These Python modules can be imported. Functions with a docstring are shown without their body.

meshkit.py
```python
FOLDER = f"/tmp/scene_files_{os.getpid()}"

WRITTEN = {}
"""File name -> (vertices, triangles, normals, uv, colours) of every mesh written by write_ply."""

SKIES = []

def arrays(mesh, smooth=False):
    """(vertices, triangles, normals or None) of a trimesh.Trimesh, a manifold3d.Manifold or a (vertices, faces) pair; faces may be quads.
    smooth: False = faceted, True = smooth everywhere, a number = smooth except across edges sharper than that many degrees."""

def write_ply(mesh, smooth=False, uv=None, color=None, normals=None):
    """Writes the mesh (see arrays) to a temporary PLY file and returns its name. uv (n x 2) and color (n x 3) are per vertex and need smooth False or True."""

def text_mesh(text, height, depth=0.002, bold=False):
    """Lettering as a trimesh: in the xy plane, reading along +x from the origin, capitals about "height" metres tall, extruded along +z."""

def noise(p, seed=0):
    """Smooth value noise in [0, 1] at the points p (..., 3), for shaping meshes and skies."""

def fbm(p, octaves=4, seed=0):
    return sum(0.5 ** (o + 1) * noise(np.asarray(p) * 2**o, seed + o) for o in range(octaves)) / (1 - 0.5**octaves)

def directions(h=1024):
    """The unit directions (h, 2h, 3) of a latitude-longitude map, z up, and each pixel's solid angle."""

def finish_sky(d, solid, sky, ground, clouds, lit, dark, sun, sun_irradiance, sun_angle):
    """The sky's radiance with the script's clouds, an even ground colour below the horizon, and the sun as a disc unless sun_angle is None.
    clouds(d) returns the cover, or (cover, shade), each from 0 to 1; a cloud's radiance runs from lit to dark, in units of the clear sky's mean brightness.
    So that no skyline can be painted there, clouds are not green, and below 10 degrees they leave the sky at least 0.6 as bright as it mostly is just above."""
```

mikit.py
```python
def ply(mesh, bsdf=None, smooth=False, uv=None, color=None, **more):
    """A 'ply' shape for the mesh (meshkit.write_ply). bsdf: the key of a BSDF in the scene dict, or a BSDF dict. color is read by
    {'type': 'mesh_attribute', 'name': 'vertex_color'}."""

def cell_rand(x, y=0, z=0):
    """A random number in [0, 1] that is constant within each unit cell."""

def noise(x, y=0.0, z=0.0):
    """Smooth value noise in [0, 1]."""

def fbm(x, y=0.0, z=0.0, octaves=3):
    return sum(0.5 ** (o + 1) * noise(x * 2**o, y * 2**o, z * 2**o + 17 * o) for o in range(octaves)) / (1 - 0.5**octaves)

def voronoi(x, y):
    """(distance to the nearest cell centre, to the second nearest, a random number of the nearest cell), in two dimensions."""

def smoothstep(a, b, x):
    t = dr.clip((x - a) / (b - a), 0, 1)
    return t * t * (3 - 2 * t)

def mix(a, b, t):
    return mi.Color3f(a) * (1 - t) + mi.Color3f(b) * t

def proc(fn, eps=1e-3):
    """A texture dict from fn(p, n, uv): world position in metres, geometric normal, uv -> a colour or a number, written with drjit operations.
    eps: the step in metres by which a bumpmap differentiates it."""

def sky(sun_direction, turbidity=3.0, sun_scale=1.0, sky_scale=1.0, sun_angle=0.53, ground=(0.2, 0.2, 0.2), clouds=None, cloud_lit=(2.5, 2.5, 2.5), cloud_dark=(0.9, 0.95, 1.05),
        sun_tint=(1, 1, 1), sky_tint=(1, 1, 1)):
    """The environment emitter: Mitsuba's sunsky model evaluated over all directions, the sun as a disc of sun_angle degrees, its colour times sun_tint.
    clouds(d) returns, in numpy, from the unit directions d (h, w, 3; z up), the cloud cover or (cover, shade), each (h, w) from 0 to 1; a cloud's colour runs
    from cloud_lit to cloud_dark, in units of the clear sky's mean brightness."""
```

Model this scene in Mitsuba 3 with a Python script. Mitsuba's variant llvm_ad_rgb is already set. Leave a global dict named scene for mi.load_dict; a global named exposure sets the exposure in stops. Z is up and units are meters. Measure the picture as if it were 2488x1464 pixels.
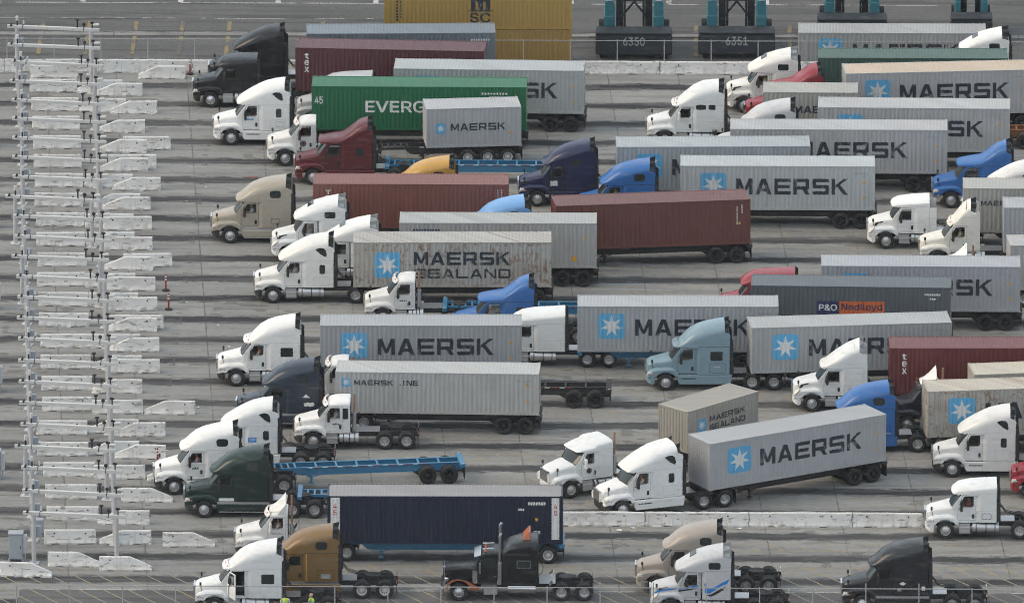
import math, random
import numpy as np, trimesh, shapely, mitsuba as mi, drjit as dr, mikit, meshkit
import manifold3d as m3
from shapely.geometry import Polygon, LineString, Point, box as sbox
from shapely.ops import unary_union
from shapely import affinity

T = mi.ScalarTransform4f
random.seed(7)
rng = np.random.default_rng(7)
scene, labels = {}, {}

# ------------------------------------------------------------------ camera, light, exposure
scene['camera'] = {'type': 'perspective', 'fov': 3.8224, 'fov_axis': 'x', 'near_clip': 5.0, 'far_clip': 6000.0,
                   'to_world': T().look_at([12.6773, -907.8873, 265.5107], [0, 0, 0], [0, 0, 1])}
scene['sky_light'] = mikit.sky((-0.80, -0.05, 0.62), turbidity=3, sun_scale=0.30, sun_angle=40, clouds=lambda d: 1.0,
                               cloud_lit=(1.84, 2.06, 2.26), sun_tint=(1.0, 0.97, 0.93), ground=(0.17, 0.17, 0.165))
exposure = 2.3

scene['air'] = {'type': 'homogeneous', 'albedo': {'type': 'rgb', 'value': [0.90, 0.95, 0.99]}, 'sigma_t': 2.6e-5}
scene['haze'] = {'type': 'cube', 'to_world': T().translate([0, 0, 142]).scale([1700, 1700, 143]), 'bsdf': {'type': 'null'}, 'interior': {'type': 'ref', 'id': 'air'}}
labels['haze'] = {'kind': 'stuff', 'label': 'thin grey air over the yard', 'category': 'haze'}
scene['camera']['medium'] = {'type': 'ref', 'id': 'air'}

# ------------------------------------------------------------------ colours (linear albedo)
COLOURS = {
    'white': (0.78, 0.78, 0.77), 'cool_white': (0.72, 0.735, 0.735), 'ivory': (0.755, 0.745, 0.71), 'chalk': (0.70, 0.695, 0.68), 'cream': (0.74, 0.72, 0.66), 'offwhite': (0.68, 0.68, 0.66), 'black': (0.006, 0.0075, 0.010), 'charcoal': (0.016, 0.018, 0.022),
    'silver': (0.42, 0.43, 0.44), 'maroon': (0.10, 0.012, 0.018), 'amber_gold': (0.50, 0.28, 0.055), 'tan': (0.37, 0.33, 0.27),
    'navy': (0.012, 0.017, 0.062), 'blue': (0.026, 0.125, 0.37), 'sky_blue': (0.17, 0.36, 0.66), 'slate_navy': (0.022, 0.034, 0.055),
    'deep_green': (0.004, 0.021, 0.018), 'brown_gold': (0.205, 0.122, 0.046), 'red': (0.25, 0.020, 0.032), 'wine': (0.16, 0.016, 0.028),
    'ice_blue': (0.20, 0.30, 0.36), 'taupe': (0.34, 0.30, 0.265), 'pearl': (0.52, 0.53, 0.55), 'deep_navy': (0.010, 0.013, 0.024),
    'plastic': (0.022, 0.023, 0.025), 'rubber': (0.018, 0.018, 0.019), 'frame_black': (0.025, 0.026, 0.028), 'cab_trim': (0.022, 0.022, 0.022),
    'chassis_blue': (0.035, 0.175, 0.32), 'chassis_pale': (0.42, 0.60, 0.70), 'chassis_black': (0.030, 0.030, 0.032), 'chassis_rust': (0.22, 0.095, 0.045),
    'orange': (0.36, 0.105, 0.045), 'print_dark': (0.022, 0.028, 0.042), 'print_white': (0.72, 0.72, 0.71), 'star_blue': (0.10, 0.36, 0.60), 'star_white': (0.62, 0.64, 0.64),
    'print_orange': (0.56, 0.13, 0.035), 'print_navy': (0.02, 0.03, 0.10), 'print_red': (0.40, 0.04, 0.03), 'warn_yellow': (0.62, 0.33, 0.03), 'rim_white': (0.55, 0.55, 0.54),
    'teal': (0.028, 0.15, 0.19), 'mast': (0.016, 0.022, 0.027), 'weight': (0.026, 0.032, 0.040), 'cabinet': (0.33, 0.36, 0.40), 'galv': (0.48, 0.49, 0.50),
    'skin': (0.42, 0.24, 0.16), 'hair': (0.03, 0.022, 0.018), 'cap': (0.42, 0.33, 0.27), 'vest_lime': (0.52, 0.72, 0.05), 'vest_orange': (0.75, 0.12, 0.02), 'shirt_green': (0.10, 0.28, 0.18),
    'shirt_white': (0.60, 0.60, 0.58), 'trousers': (0.03, 0.035, 0.05), 'band_silver': (0.60, 0.60, 0.58), 'tape_red': (0.42, 0.03, 0.03), 'seat_grey': (0.035, 0.035, 0.037),
    'gantry_white': (0.58, 0.58, 0.57), 'post_white': (0.47, 0.47, 0.48), 'lens_dark': (0.02, 0.022, 0.025), 'stripe_blue': (0.02, 0.20, 0.60), 'dark_red': (0.30, 0.03, 0.03),
    'rust_pipe': (0.30, 0.17, 0.11), 'fogged': (0.30, 0.31, 0.31), 'wire': (0.16, 0.16, 0.165), 'rail': (0.36, 0.365, 0.37),
}
NAMES = list(COLOURS)
INDEX = {n: i for i, n in enumerate(NAMES)}
PALETTE = mi.Color3f(*[mi.Float(np.array([COLOURS[n][k] for n in NAMES], np.float32)) for k in range(3)])

def paint_colour(p, n, uv):
    i = dr.floor((uv.x + 50.0) / 100.0)
    c = dr.gather(mi.Color3f, PALETTE, mi.UInt32(dr.clip(i, 0, len(NAMES) - 1)))
    dust = mikit.smoothstep(0.52, 0.80, mikit.fbm(p.x * 1.3, p.y * 1.3, p.z * 5.0, 4))       # patches of road dust
    return mikit.mix(c * (0.94 + 0.10 * mikit.noise(p.x * 5, p.y * 5, p.z * 5)), mi.Color3f(0.26, 0.24, 0.215), dust * 0.15)

scene['m_paint'] = {'type': 'principled', 'base_color': mikit.proc(paint_colour), 'roughness': 0.26, 'specular': 0.4, 'clearcoat': 0.5, 'clearcoat_gloss': 0.95}
scene['m_matte'] = {'type': 'principled', 'base_color': mikit.proc(paint_colour), 'roughness': 0.68, 'specular': 0.35}
scene['m_chrome'] = {'type': 'principled', 'base_color': {'type': 'rgb', 'value': [0.78, 0.78, 0.79]}, 'metallic': 1.0, 'roughness': 0.16}
scene['m_alloy'] = {'type': 'principled', 'base_color': {'type': 'rgb', 'value': [0.62, 0.62, 0.63]}, 'metallic': 0.85, 'roughness': 0.36}
scene['m_glass'] = {'type': 'thindielectric', 'int_ior': 1.5}
scene['m_screen'] = {'type': 'principled', 'base_color': {'type': 'rgb', 'value': [0.022, 0.030, 0.029]}, 'roughness': 0.06, 'specular': 0.55}
scene['m_lens'] = {'type': 'principled', 'base_color': {'type': 'rgb', 'value': [0.50, 0.49, 0.46]}, 'roughness': 0.12, 'specular': 0.7, 'clearcoat': 1.0}
scene['m_amber'] = {'type': 'principled', 'base_color': {'type': 'rgb', 'value': [0.62, 0.14, 0.02]}, 'roughness': 0.25}
scene['m_redlens'] = {'type': 'principled', 'base_color': {'type': 'rgb', 'value': [0.40, 0.03, 0.02]}, 'roughness': 0.25}

# ------------------------------------------------------------------ helpers
PLACE = {}

def free_key(k):
    if k not in scene and k not in PLACE and k not in labels: return k
    for i in range(1, 1000):
        q = f'{k}_{i:03d}'
        if q not in scene and q not in PLACE and q not in labels: return q

def thing(name, label, cat, loc, yaw=0.0, group=None):
    k = free_key(name)
    PLACE[k] = T().translate([float(c) for c in loc]).rotate([0, 0, 1], float(yaw))
    labels[k] = {'label': label, 'category': cat}
    if group: labels[k]['group'] = group
    return k

def to_ply(mesh, mat, col=None, ang=35):
    v, f, _ = meshkit.arrays(mesh, smooth=ang)
    u = np.zeros((len(v), 2))
    if len(v):
        u[:, 0] = 100.0 * INDEX.get(col, 0) + np.clip(v[:, 0], -45, 45); u[:, 1] = v[:, 2]
    return mikit.ply((v, f), mat, smooth=True, uv=u)

CACHE = {}
def cached(key, make, mat, col=None, ang=35):
    k = (key, mat, col, ang)
    if k not in CACHE: CACHE[k] = to_ply(make(), mat, col, ang)
    return CACHE[k]

def part(parent, name, ply, off=None, label=None):
    root = parent.split('__')[0]
    m = PLACE[root]
    if off is not None: m = m @ off
    k = f'{parent}__{name}'
    if k in scene or k in PLACE:
        i = 1
        while f'{k}_{i:03d}' in scene or f'{k}_{i:03d}' in PLACE: i += 1
        k = f'{k}_{i:03d}'
    scene[k] = {**ply, 'to_world': m}
    if label: labels[k] = {'label': label}
    return k

def holder(parent, name):                        # a part that has only sub-parts
    k = f'{parent}__{name}'
    if k in PLACE:
        i = 1
        while f'{k}_{i:03d}' in PLACE: i += 1
        k = f'{k}_{i:03d}'
    PLACE[k] = True
    return k

def bx(x0, x1, y0, y1, z0, z1):
    b = trimesh.creation.box((x1 - x0, y1 - y0, z1 - z0)); b.apply_translation(((x0 + x1) / 2, (y0 + y1) / 2, (z0 + z1) / 2)); return b

def rbox(x0, x1, y0, y1, z0, z1, r=0.03):        # box with chamfered edges
    pts = []
    for a, b, c in ((r, 0, 0), (0, r, 0), (0, 0, r)):
        for x in (x0 + r - a, x1 - r + a):
            for y in (y0 + r - b, y1 - r + b):
                for z in (z0 + r - c, z1 - r + c): pts.append((x, y, z))
    return trimesh.Trimesh(pts).convex_hull

def join(*ms):
    ms = [m for m in ms if m is not None and len(m.faces)]
    return trimesh.util.concatenate(ms)

def cyl(p0, p1, r, n=12, r1=None):
    p0, p1 = np.array(p0, float), np.array(p1, float)
    d = p1 - p0; L = np.linalg.norm(d); d /= L
    a = np.cross(d, [0, 0, 1.0] if abs(d[2]) < 0.9 else [1.0, 0, 0]); a /= np.linalg.norm(a); b = np.cross(d, a)
    t = np.arange(n) * 2 * np.pi / n
    ring = np.cos(t)[:, None] * a + np.sin(t)[:, None] * b
    r1 = r if r1 is None else r1
    v = np.vstack([p0 + ring * r, p1 + ring * r1, [p0], [p1]])
    i = np.arange(n); j = (i + 1) % n
    f = np.vstack([np.c_[i, j, j + n], np.c_[i, j + n, i + n], np.c_[j, i, i * 0 + 2 * n], np.c_[i + n, j + n, i * 0 + 2 * n + 1]])
    m = trimesh.Trimesh(v, f, process=False); m.invert() if m.volume < 0 else None
    return m

def slab(poly, y0, y1):                          # (x, z) polygon extruded along y
    polys = [g for g in getattr(poly, 'geoms', [poly]) if g.area > 1e-6]
    out = []
    for g in polys:
        m = trimesh.creation.extrude_polygon(g, y1 - y0, engine='earcut')
        v = np.array(m.vertices); out.append(trimesh.Trimesh(np.c_[v[:, 0], y1 - v[:, 2], v[:, 1]], m.faces, process=False))
    return trimesh.util.concatenate(out)

def hslab(pts, y0, y1, bev=0.05, far=True):      # convex outline with bevelled faces
    p = Polygon(pts).convex_hull; q = p.buffer(-bev, join_style=2)
    a, b = np.array(p.exterior.coords), np.array(q.exterior.coords)
    P = [np.c_[a[:, 0], np.full(len(a), y), a[:, 1]] for y in (y0 + bev, y1 - (bev if far else 0))] + [np.c_[b[:, 0], np.full(len(b), y), b[:, 1]] for y in ((y0, y1) if far else (y0,))]
    return trimesh.Trimesh(np.vstack(P)).convex_hull

def to_man(m):
    m = trimesh.Trimesh(m.vertices, m.faces, process=True)
    return m3.Manifold(m3.Mesh(np.ascontiguousarray(m.vertices, np.float32), np.ascontiguousarray(m.faces, np.uint32)))

def from_man(m):
    q = m.to_mesh(); return trimesh.Trimesh(q.vert_properties[:, :3].astype(float), q.tri_verts, process=False)

def cut(a, *bs):
    r = to_man(a)
    for b in bs: r = r - to_man(b)
    return from_man(r)

def rrect(x0, z0, x1, z1, r=0.06): return sbox(x0 + r, z0 + r, x1 - r, z1 - r).buffer(r, quad_segs=4)

def section(st, t):                              # a point of a loft's top curve, t from 0 (near side) to pi (far side)
    x, z0, zs, zt, w0, ws, p = st
    c, s = np.cos(t), np.sin(t)
    return -ws * np.sign(c) * np.abs(c) ** (2 / p), zs + (zt - zs) * np.abs(s) ** (2 / p)

def loft(sts, n=9, warp=None):
    t = np.linspace(0, np.pi, 2 * n + 1); rings = []
    for st in sts:
        x, z0, zs, zt, w0, ws, p = st
        y, z = section(st, t)
        ry = np.r_[-w0, y, w0]; rz = np.r_[z0, z, z0]
        rings.append(np.c_[np.full(len(ry), x), ry, rz])
    m = len(rings[0]); v = np.vstack(rings)
    if warp: v = warp(v)
    f = []
    for a in range(len(rings) - 1):
        for i in range(m):
            j = (i + 1) % m; q = (a * m + i, a * m + j, (a + 1) * m + j, (a + 1) * m + i)
            f += [(q[0], q[1], q[2]), (q[0], q[2], q[3])]
    k = len(v); c0 = v[:m].mean(0); c1 = v[-m:].mean(0)
    v = np.vstack([v, [c0, c1]])
    for i in range(m):
        j = (i + 1) % m; f.append((k, j, i)); f.append((k + 1, (len(rings) - 1) * m + i, (len(rings) - 1) * m + j))
    r = trimesh.Trimesh(v, f, process=False)
    if r.volume < 0: r.invert()
    return r

def lathe_y(prof, n=28):                         # (radius, y) profile turned about the y axis
    p = np.array(prof, float); t = np.arange(n) * 2 * np.pi / n
    v = np.stack([np.outer(np.cos(t), p[:, 0]), np.repeat(p[None, :, 1], n, 0), np.outer(np.sin(t), p[:, 0])], -1)
    m = len(p); i, j = np.meshgrid(np.arange(n), np.arange(m - 1), indexing='ij'); i2 = (i + 1) % n
    q = np.stack([i * m + j, i * m + j + 1, i2 * m + j + 1, i2 * m + j], -1).reshape(-1, 4)
    r = trimesh.Trimesh(v.reshape(-1, 3), np.vstack([q[:, [0, 1, 2]], q[:, [0, 2, 3]]]), process=False)
    return r

TEXT = {}
def text_poly(s, h, bold=True):                  # lettering as flat outlines
    if (s, bold) not in TEXT:
        m = meshkit.text_mesh(s, 1.0, 0.01, bold)
        tri = m.triangles[m.face_normals[:, 2] > 0.9][:, :, :2]
        TEXT[s, bold] = unary_union([Polygon(t).buffer(1e-4) for t in tri])
    return affinity.scale(TEXT[s, bold], h, h, origin=(0, 0))

def fit_text(s, x0, z0, x1, z1, bold=True):
    p = text_poly(s, 1.0, bold); a = p.bounds
    p = affinity.translate(p, -a[0], -a[1])
    return affinity.translate(affinity.scale(p, (x1 - x0) / (a[2] - a[0]), (z1 - z0) / (a[3] - a[1]), origin=(0, 0)), x0, z0)

# ------------------------------------------------------------------ wheels
TYRE = [(.30, -.12), (.34, -.145), (.42, -.155), (.49, -.148), (.517, -.125), (.522, -.09), (.522, -.035), (.508, -.03), (.508, .03), (.522, .035), (.522, .09), (.517, .125), (.49, .148), (.42, .155), (.34, .145), (.30, .12), (.30, -.12)]
RIM_FRONT = [(.302, -.125), (.302, -.14), (.285, -.14), (.275, -.118), (.25, -.105), (.18, -.14), (.125, -.155), (.12, -.205), (.085, -.225), (0, -.228)]
RIM_REAR = [(.302, -.125), (.302, -.14), (.285, -.14), (.272, -.10), (.262, .02), (.20, .05), (.14, .045), (.125, -.08), (.10, -.11), (0, -.115)]
def make_tyre(): return lathe_y(TYRE, 30)
def holes(r, y, s=.026, n=10):
    out = []
    for k in range(n):
        a = 2 * math.pi * (k + .5) / n; c = np.array([r * math.cos(a), y, r * math.sin(a)])
        out.append(cyl(c, c + [0, .012, 0], s, 8))
    return join(*out)
def wheel(parent, x, y, side, rear, rim_mat='m_alloy', rim_col=None):
    # side -1: outer face towards -y; rear wheels are twins
    w = holder(parent, 'wheel')
    flip = T() if side < 0 else T().rotate([0, 0, 1], 180.0)
    def at(dy): return T().translate([x, y + dy, .522]) @ flip
    part(w, 'tyre', cached('tyre', make_tyre, 'm_matte', 'rubber', 40), at(0))
    if rear: part(w, 'tyre', cached('tyre', make_tyre, 'm_matte', 'rubber', 40), at(-side * .34))
    part(w, 'rim', cached('rimr' if rear else 'rimf', lambda: lathe_y(RIM_REAR if rear else RIM_FRONT, 28), rim_mat, rim_col, 40), at(0))
    part(w, 'hand_holes', cached('holer' if rear else 'holef', lambda: holes(.21, .035) if rear else holes(.235, -.128), 'm_matte', 'plastic'), at(0))

# ------------------------------------------------------------------ tractor units
BASE = dict(back=4.95, a=1.58, b=2.08, zc=2.0, zr=2.70, crown=.26, w=1.04, sw=1.17, xd=(1.98, 3.0), sl_top=2.80, visor=True, skirt='body', stack=0, rear=None, frontx=1.18,
            cut=.36, front_w=.90, nose=1.55, sleeper=True, doorwin=[(2.06, 1.93), (2.10, 2.2), (2.28, 2.56), (2.80, 2.56), (2.80, 2.02), (2.70, 1.94)],
            windows=[], ridge=None, scoop=True, vent=False, cone=False, ext=True, bridge=3.0)
STYLES = {
    'curve': dict(ridge=[(1.66, 2.78), (1.80, 2.98), (2.1, 3.22), (2.53, 3.50), (3.0, 3.75), (3.43, 3.93), (4.0, 4.06), (4.6, 4.12)],
                  windows=[[(3.87, 3.44), (4.05, 3.50), (4.28, 3.49), (4.40, 3.38), (4.46, 3.1), (4.42, 3.02), (4.15, 3.18)], rrect(4.06, 1.9, 4.38, 2.45, .08)]),
    'oval': dict(back=5.04, ridge=[(1.68, 2.82), (1.95, 3.02), (2.2, 3.30), (2.5, 3.57), (3.0, 3.79), (3.45, 3.91), (4.0, 4.01), (4.68, 4.07)],
                 windows=[rrect(3.70, 2.98, 4.36, 3.42, .16)], skirt='low', doorwin=[(2.06, 1.98), (2.12, 2.2), (2.26, 2.52), (2.80, 2.52), (2.80, 1.98)]),
    'swoop': dict(back=5.08, ridge=[(1.75, 2.78), (2.07, 2.85), (2.36, 3.23), (2.64, 3.53), (3.07, 3.79), (3.64, 3.98), (4.36, 4.10), (4.75, 4.14)],
                  windows=[rrect(3.88, 1.9, 4.60, 2.44, .05)], skirt='tank', sl_from=3.05),
    'scoop': dict(back=4.66, cut=.48, ridge=[(1.56, 2.86), (1.96, 3.16), (2.61, 3.58), (3.34, 3.80), (4.18, 3.95)], windows=[rrect(3.36, 2.86, 4.02, 3.24, .1)], vent=True, swoosh=True, skylight=(2.28, 2.64),
                  doorwin=[(1.95, 1.86), (2.0, 2.15), (2.15, 2.46), (2.66, 2.46), (2.66, 1.86)], xd=(1.80, 2.85), skirt='tank'),
    'low': dict(back=3.90, sl_from=2.9, ridge=[(1.62, 2.78), (1.95, 2.98), (2.8, 3.06), (3.88, 3.08)], cut=0, scoop=False, vent=True, swoosh=True, windows=[], panel=(3.88, 4.32, 2.66),
                doorwin=[(1.98, 1.86), (2.02, 2.15), (2.18, 2.5), (2.72, 2.5), (2.72, 1.86)], skirt='tank', ext=False),
    'bubble': dict(back=4.33, cut=.30, sl_from=2.9, ridge=[(1.80, 2.80), (2.04, 2.92), (2.64, 3.46), (3.2, 3.84), (3.6, 4.03), (4.03, 4.18)], vent=True, swoosh=True, windows=[],
                   doorwin=[(1.98, 1.86), (2.02, 2.15), (2.18, 2.5), (2.80, 2.5), (2.80, 1.86)], skirt='tank', tall=True),
    'slope': dict(back=4.98, ridge=[(1.66, 2.80), (1.9, 2.88), (2.38, 2.96), (3.04, 3.06), (3.6, 3.50), (4.1, 3.90), (4.64, 4.08)], visor=False, windows=[rrect(3.9, 1.9, 4.35, 2.4, .05)], skirt='body',
                  doorwin=[(2.02, 1.9), (2.08, 2.2), (2.28, 2.56), (2.86, 2.56), (2.86, 1.9)], hood_l=.1),
    'rake': dict(back=4.85, ridge=[(1.62, 2.74), (1.86, 2.88), (2.29, 3.42), (2.97, 3.74), (3.6, 3.93), (4.5, 4.06)], visor=False, windows=[rrect(3.3, 2.72, 3.95, 3.1, .12)], skirt='body'),
    'mid': dict(back=4.9, ridge=[(1.68, 2.8), (1.9, 3.02), (2.3, 3.26), (3.0, 3.36), (4.88, 3.42)], cut=0, scoop=False, windows=[], skirt='tank'),
    'midshort': dict(back=4.20, ridge=[(1.68, 2.8), (1.98, 3.10), (2.6, 3.20), (3.4, 3.24), (4.18, 3.24)], cut=0, scoop=False, windows=[], skirt='tank', ext=True),
    'bigfin': dict(back=5.0, ridge=[(1.75, 2.70), (2.0, 2.76), (2.4, 3.22), (3.0, 3.74), (3.6, 4.02), (4.62, 4.10)], windows=[rrect(3.18, 2.50, 3.80, 2.80, .1), rrect(3.98, 2.50, 4.40, 2.80, .07)], skirt='tank', mirror='body'),
    'day': dict(back=3.14, sleeper=False, skirt='tank', stack=3.25, bridge=2.1),
    'daylow': dict(back=3.14, sleeper=False, skirt='tank', stack=3.25, bridge=2.1, zr=2.42, crown=.16, visor=False, doorwin=[(2.06, 1.93), (2.10, 2.1), (2.24, 2.34), (2.80, 2.34), (2.80, 1.93)]),
    'daycone': dict(back=3.10, sleeper=False, skirt='tank', stack=3.9, cone=True, bridge=2.1),
    'dayext': dict(back=3.38, sleeper=False, skirt='tank', stack=3.35, bridge=2.05, windows=[rrect(2.92, 1.86, 3.24, 2.50, .03)], doorwin=[(2.02, 1.9), (2.06, 2.2), (2.22, 2.52), (2.74, 2.52), (2.74, 1.9)]),
    'daytall': dict(back=3.58, sleeper=False, skirt='tank', ridge=[(1.98, 2.74), (2.2, 3.0), (2.45, 3.38), (2.7, 3.72), (2.94, 3.93), (3.2, 4.02)], cut=.3, tall=True, bridge=1.9, stack=0),
    'box': dict(back=3.95, sl_from=2.9, ridge=[(1.75, 2.76), (2.3, 2.98), (2.75, 3.06), (2.9, 3.22), (3.1, 3.26), (3.93, 3.26)], cut=0, scoop=False, skirt='tank', visor=False, bars=True, mirror='body', nose=1.62, ext=False, bridge=1.6, stack=3.6,
                doorwin=[(2.06, 1.95), (2.12, 2.2), (2.26, 2.54), (2.72, 2.54), (2.72, 1.95)]),
}

def style_of(name): return {**BASE, **STYLES[name]}

def warp_nose(b, x0, fade, w=1.0):
    def f(v):
        v = v.copy(); k = np.clip(1 - (v[:, 0] - x0) / fade, 0, 1)
        v[:, 0] -= b * k * (1 - np.clip(np.abs(v[:, 1]) / w, 0, 1) ** 2); return v
    return f

def hood_sts(s):
    n = s['nose']; zc = s['zc']
    return [(.10, .95, n - .30, n - .05, .50, .52, 4), (.16, .92, n - .22, n + .06, .64, .66, 4), (.34, .92, n - .10, n + .17, .74, .76, 3.4), (.8, .92, n + .0, n + .28, .82, .84, 3.2),
            (1.2, .95, n + .08, n + .38, .89, .91, 3.4), (s['a'] + .12, .98, zc - .26, zc + .02, .97, .99, 4)]

def cab_sts(s):
    a, b, zc, zr, w = s['a'], s['b'], s['zc'], s['zr'], s['w']; m = (zc + zr) / 2; cr = s['crown']
    xe = s['back'] if not s['sleeper'] else s['xd'][1] + .05
    return [(a - .02, .98, zc - .16, zc - .05, w - .04, w - .04, 6), (a + .5 * (b - a), .98, m - .14, m, w - .02, w - .02, 6), (b, .98, zr - .14, zr - .01, w, w, 5), (b + .12, .98, zr - .10, zr + cr * .45, w, w, 3.2),
            (b + .4, .98, zr - .08, zr + cr * .85, w, w, 2.8), (xe - .4, .98, zr - .08, zr + cr, w, w, 2.8), (xe - .05, .98, zr - .08, zr + cr * .95, w, w, 2.8), (xe, 1.0, zr - .10, zr + cr * .85, w - .03, w - .03, 2.8)]

CABWARP = warp_nose(.20, 1.4, 1.1)

def make_cab(s, opened=None):
    full = loft(cab_sts(s), 8, CABWARP)
    a, b, w = s['a'], s['b'], s['w']; xe = s['back'] if not s['sleeper'] else s['xd'][1]
    poly = Polygon(s['doorwin'])
    x0, x1 = b - .22, xe - .12
    inner = bx(x0, x1, -w + .05, w - .05, 1.30, s['zr'] - .10)
    zi = 1.30 if opened is None else 1.14
    if opened is not None: inner = bx(x0, x1, -w + .05, w - .05, zi, s['zr'] - .10)
    c = cut(full, inner, slab(poly if opened is None else opened.buffer(-.02), -w - .2, -w + .2), slab(poly, w - .2, w + .2))
    cen = c.triangles_center; e = .012
    ins = (cen[:, 0] > x0 - e) & (cen[:, 0] < x1 + e) & (np.abs(cen[:, 1]) < w - .05 + e) & (cen[:, 2] > zi - e) & (cen[:, 2] < s['zr'] - .10 + e)
    return c.submesh([~ins], append=True), c.submesh([ins], append=True)

def make_windscreen(s, grow=0.0, t0=.10, u0=.06, u1=.97, off=.012):
    st = cab_sts(s)[:3]; us = np.linspace(u0, u1, 9); ts = np.linspace(t0 * np.pi, (1 - t0) * np.pi, 15)
    xs = [q[0] for q in st]; V = []
    for u in us:
        x = xs[0] + u * (xs[2] - xs[0]); q = [np.interp(x, xs, [k[i] for k in st]) for i in range(7)]
        y, z = section(q, ts); V.append(np.c_[np.full(15, x) - off * .8, y, z + off * .6])
    v = CABWARP(np.vstack(V)); f = []
    for i in range(8):
        for j in range(14):
            p = i * 15 + j; f += [(p, p + 1, p + 16), (p, p + 16, p + 15)]
    return trimesh.Trimesh(v, f, process=False)

def fender(s, side):
    p = [(.05, .80), (.07, 1.08), (.22, 1.26), (.60, 1.38), (1.35, 1.42), (1.72, 1.36), (1.95, 1.10), (1.95, .80)]
    y = (-1.20, -.70) if side < 0 else (.70, 1.20)
    m = hslab(p, *y, bev=.10)
    if side > 0: pass
    arch = cyl((s['frontx'], -2, .53), (s['frontx'], 2, .53), .69, 32)
    return cut(m, arch)

def bumper(s):
    ys = np.linspace(-1.2, 1.2, 17); X = .30 * (np.abs(ys) / 1.2) ** 3
    P = []
    for z, g in ((.40, .06), (.48, 0), (.82, 0), (.90, .05)):
        P.append(np.c_[X + g, ys * (1 - g * .4), np.full(17, z)])
    P.append(np.array([[.5, y, z] for y in (-1.2, 1.2) for z in (.48, .82)]))
    return trimesh.Trimesh(np.vstack(P)).convex_hull

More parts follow.
